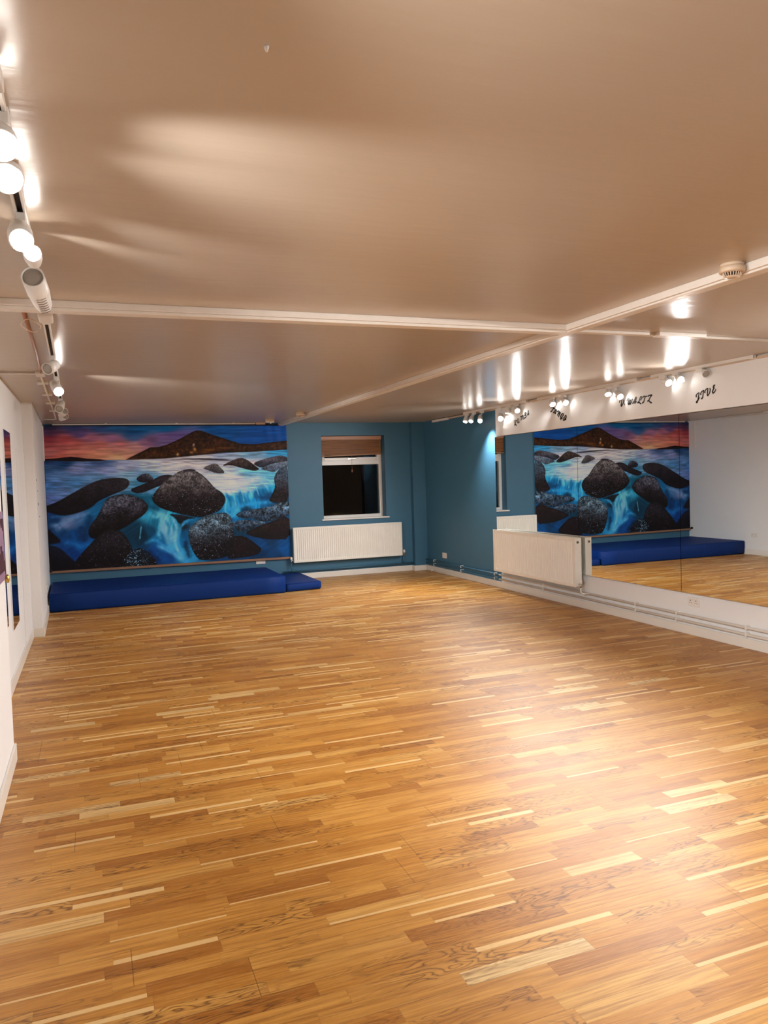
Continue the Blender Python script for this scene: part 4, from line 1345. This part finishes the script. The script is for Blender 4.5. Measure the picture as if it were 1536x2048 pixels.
lettering('TANGO', 'black script lettering TANGO sloping down to the right', 1095, 802, S1, [
    ('T', [[(250, 450, 1), (260, 390, 1.1), (300, 360, 1.2), (350, 410, 1.3), (400, 455, 1.4), (455, 490, .9)], [(380, 440, 1), (320, 520, 1.3), (270, 610, 1.4), (220, 655, 1.4), (180, 650, .9)]]),
    ('A', [[(340, 725, 1), (390, 700, 1.3), (450, 620, 1.1), (500, 550, 1.2), (545, 530, 1.4)], [(545, 530, 1.4), (545, 600, 1.2), (500, 700, 1.3), (450, 790, 1.5)], [(440, 660, .9), (470, 740, 1.5), (525, 770, 1.0)]]),
    ('N', [[(600, 700, .9), (610, 640, 1.1), (670, 610, 1.2), (720, 640, 1.2), (690, 720, 1.3), (620, 850, 1.2), (600, 900, .8)], [(720, 640, 1), (740, 700, 1.0), (700, 840, 1.1)], [(800, 680, 1.5), (760, 800, 1.2), (700, 900, 1.3), (665, 985, 1.3)]]),
    ('G', [[(880, 930, .8), (930, 930, 1.0), (980, 860, 1.1), (980, 800, 1.1), (930, 780, 1.2), (870, 830, 1.3), (820, 920, 1.3), (810, 990, 1.2), (850, 1030, 1.4), (900, 1020, 1.6)], [(900, 1010, 1.5), (850, 1060, 1.9), (790, 1120, 1.8)]]),
    ('O', [[(990, 1010, 1.3), (960, 1090, 1.1), (980, 1170, 1.1), (1030, 1180, 1.2), (1100, 1100, 1.6), (1150, 1000, 1.2), (1150, 920, 1.2), (1110, 890, 1.1), (1070, 960, 1.2), (1060, 1040, 1.1), (1090, 1110, 1.7), (1150, 1140, 1.0)]]),
], 0.0062)
S2 = 1536 / 80
lettering('V. WALTZ', 'black script lettering V. WALTZ on the white board', 1235, 780, S2, [
    ('V', [[(85, 490, .9), (80, 440, .9), (110, 390, 1), (155, 380, 1), (165, 440, 1), (145, 540, 1.1), (145, 615, 1.5), (190, 560, 1), (235, 470, 1), (240, 400, 1), (225, 385, .8)]]),
    ('point', [[(265, 555, 1.5), (285, 550, 1.5)]]),
    ('W', [[(375, 430, .9), (370, 400, .9), (400, 340, 1), (440, 320, 1), (435, 400, 1.1), (410, 480, 1.2), (420, 550, 1.4), (460, 490, .9), (500, 380, .9)], [(500, 370, 1.2), (475, 470, 1.1), (480, 550, 1.4), (530, 470, .9), (575, 340, 1.0)]]),
    ('A', [[(570, 510, 1), (610, 490, 1.1), (650, 400, 1), (700, 290, 1.1), (720, 300, 1.3), (700, 400, 1.2), (660, 525, 1.3)], [(620, 440, .9), (690, 470, 1), (735, 440, .8)]]),
    ('L', [[(850, 390, .8), (900, 370, 1), (935, 300, 1), (920, 255, 1), (880, 280, 1.1), (850, 370, 1.1), (820, 450, 1.1), (775, 490, 1.2), (840, 480, 1), (880, 525, 1.3), (915, 510, 1)]]),
    ('T', [[(985, 310, .9), (980, 280, 1), (1020, 240, 1.1), (1090, 250, 1), (1150, 235, 1.2)], [(1070, 250, 1), (1040, 340, 1.2), (1010, 450, 1.2), (970, 490, 1.4), (950, 480, 1)]]),
    ('Z', [[(1190, 270, .9), (1190, 220, 1), (1250, 205, 1), (1320, 195, 1.2), (1260, 280, 1), (1200, 400, 1.1), (1150, 435, 1.1)], [(1160, 420, 1.2), (1210, 415, 1), (1260, 470, 1.3), (1300, 490, 1.3), (1320, 465, .8)]]),
], 0.0058)
S3 = 1536 / 60
lettering('JIVE', 'black script lettering JIVE on the white board', 1380, 762, S3, [
    ('J', [[(345, 820, 1), (315, 780, 1.2), (340, 700, 1), (400, 640, .9), (470, 600, .7), (455, 700, 1), (435, 820, 1.2), (425, 920, 1.4), (395, 1020, 1.3), (350, 1100, 1.4), (325, 1080, 1), (360, 1020, .8), (450, 930, .8), (505, 830, .4)]]),
    ('I', [[(580, 705, 1), (550, 680, 1.1), (570, 590, 1), (640, 520, .9), (710, 475, .8), (685, 600, 1.1), (670, 720, 1.1), (650, 830, 1.2), (610, 900, 1.3), (570, 890, 1.3)]]),
    ('V', [[(790, 600, 1.1), (755, 580, 1.2), (790, 480, 1), (860, 400, .9), (915, 385, 1), (905, 500, 1.2), (895, 640, 1.1), (900, 740, 1.4), (960, 690, 1), (1020, 560, 1.1), (1040, 440, 1.1), (1015, 370, 1.3)]]),
    ('E', [[(1280, 235, 1.6), (1240, 220, 1.3), (1205, 280, 1.4), (1210, 340, 1.5), (1255, 370, .9)], [(1240, 350, 1.2), (1190, 440, 1.3), (1160, 540, 1.4), (1180, 610, 1.4), (1240, 580, 1.1), (1300, 490, .8), (1320, 400, .4)]]),
], 0.0052)

# ------------------------------------------------------------------ world, camera, view
w = bpy.data.worlds.new('night')
SC.world = w
w.use_nodes = True
w.node_tree.nodes['Background'].inputs['Color'].default_value = (0.02, 0.012, 0.016, 1)
w.node_tree.nodes['Background'].inputs['Strength'].default_value = 0.2

cam = bpy.data.cameras.new('camera')
co = bpy.data.objects.new('camera', cam)
COL.objects.link(co)
cam.sensor_fit = 'HORIZONTAL'
cam.sensor_width = 36.0
cam.lens = F / 1536 * 36.0
cam.clip_start = 0.05
co.matrix_world = Matrix(((RV.x, UV.x, -FV.x, CAM.x), (RV.y, UV.y, -FV.y, CAM.y), (RV.z, UV.z, -FV.z, CAM.z), (0, 0, 0, 1)))
SC.camera = co

SC.view_settings.view_transform = 'Standard'
SC.view_settings.look = 'None'
SC.view_settings.gamma = 1.0
SC.view_settings.use_curve_mapping = False
SC.view_settings.exposure = 2.35
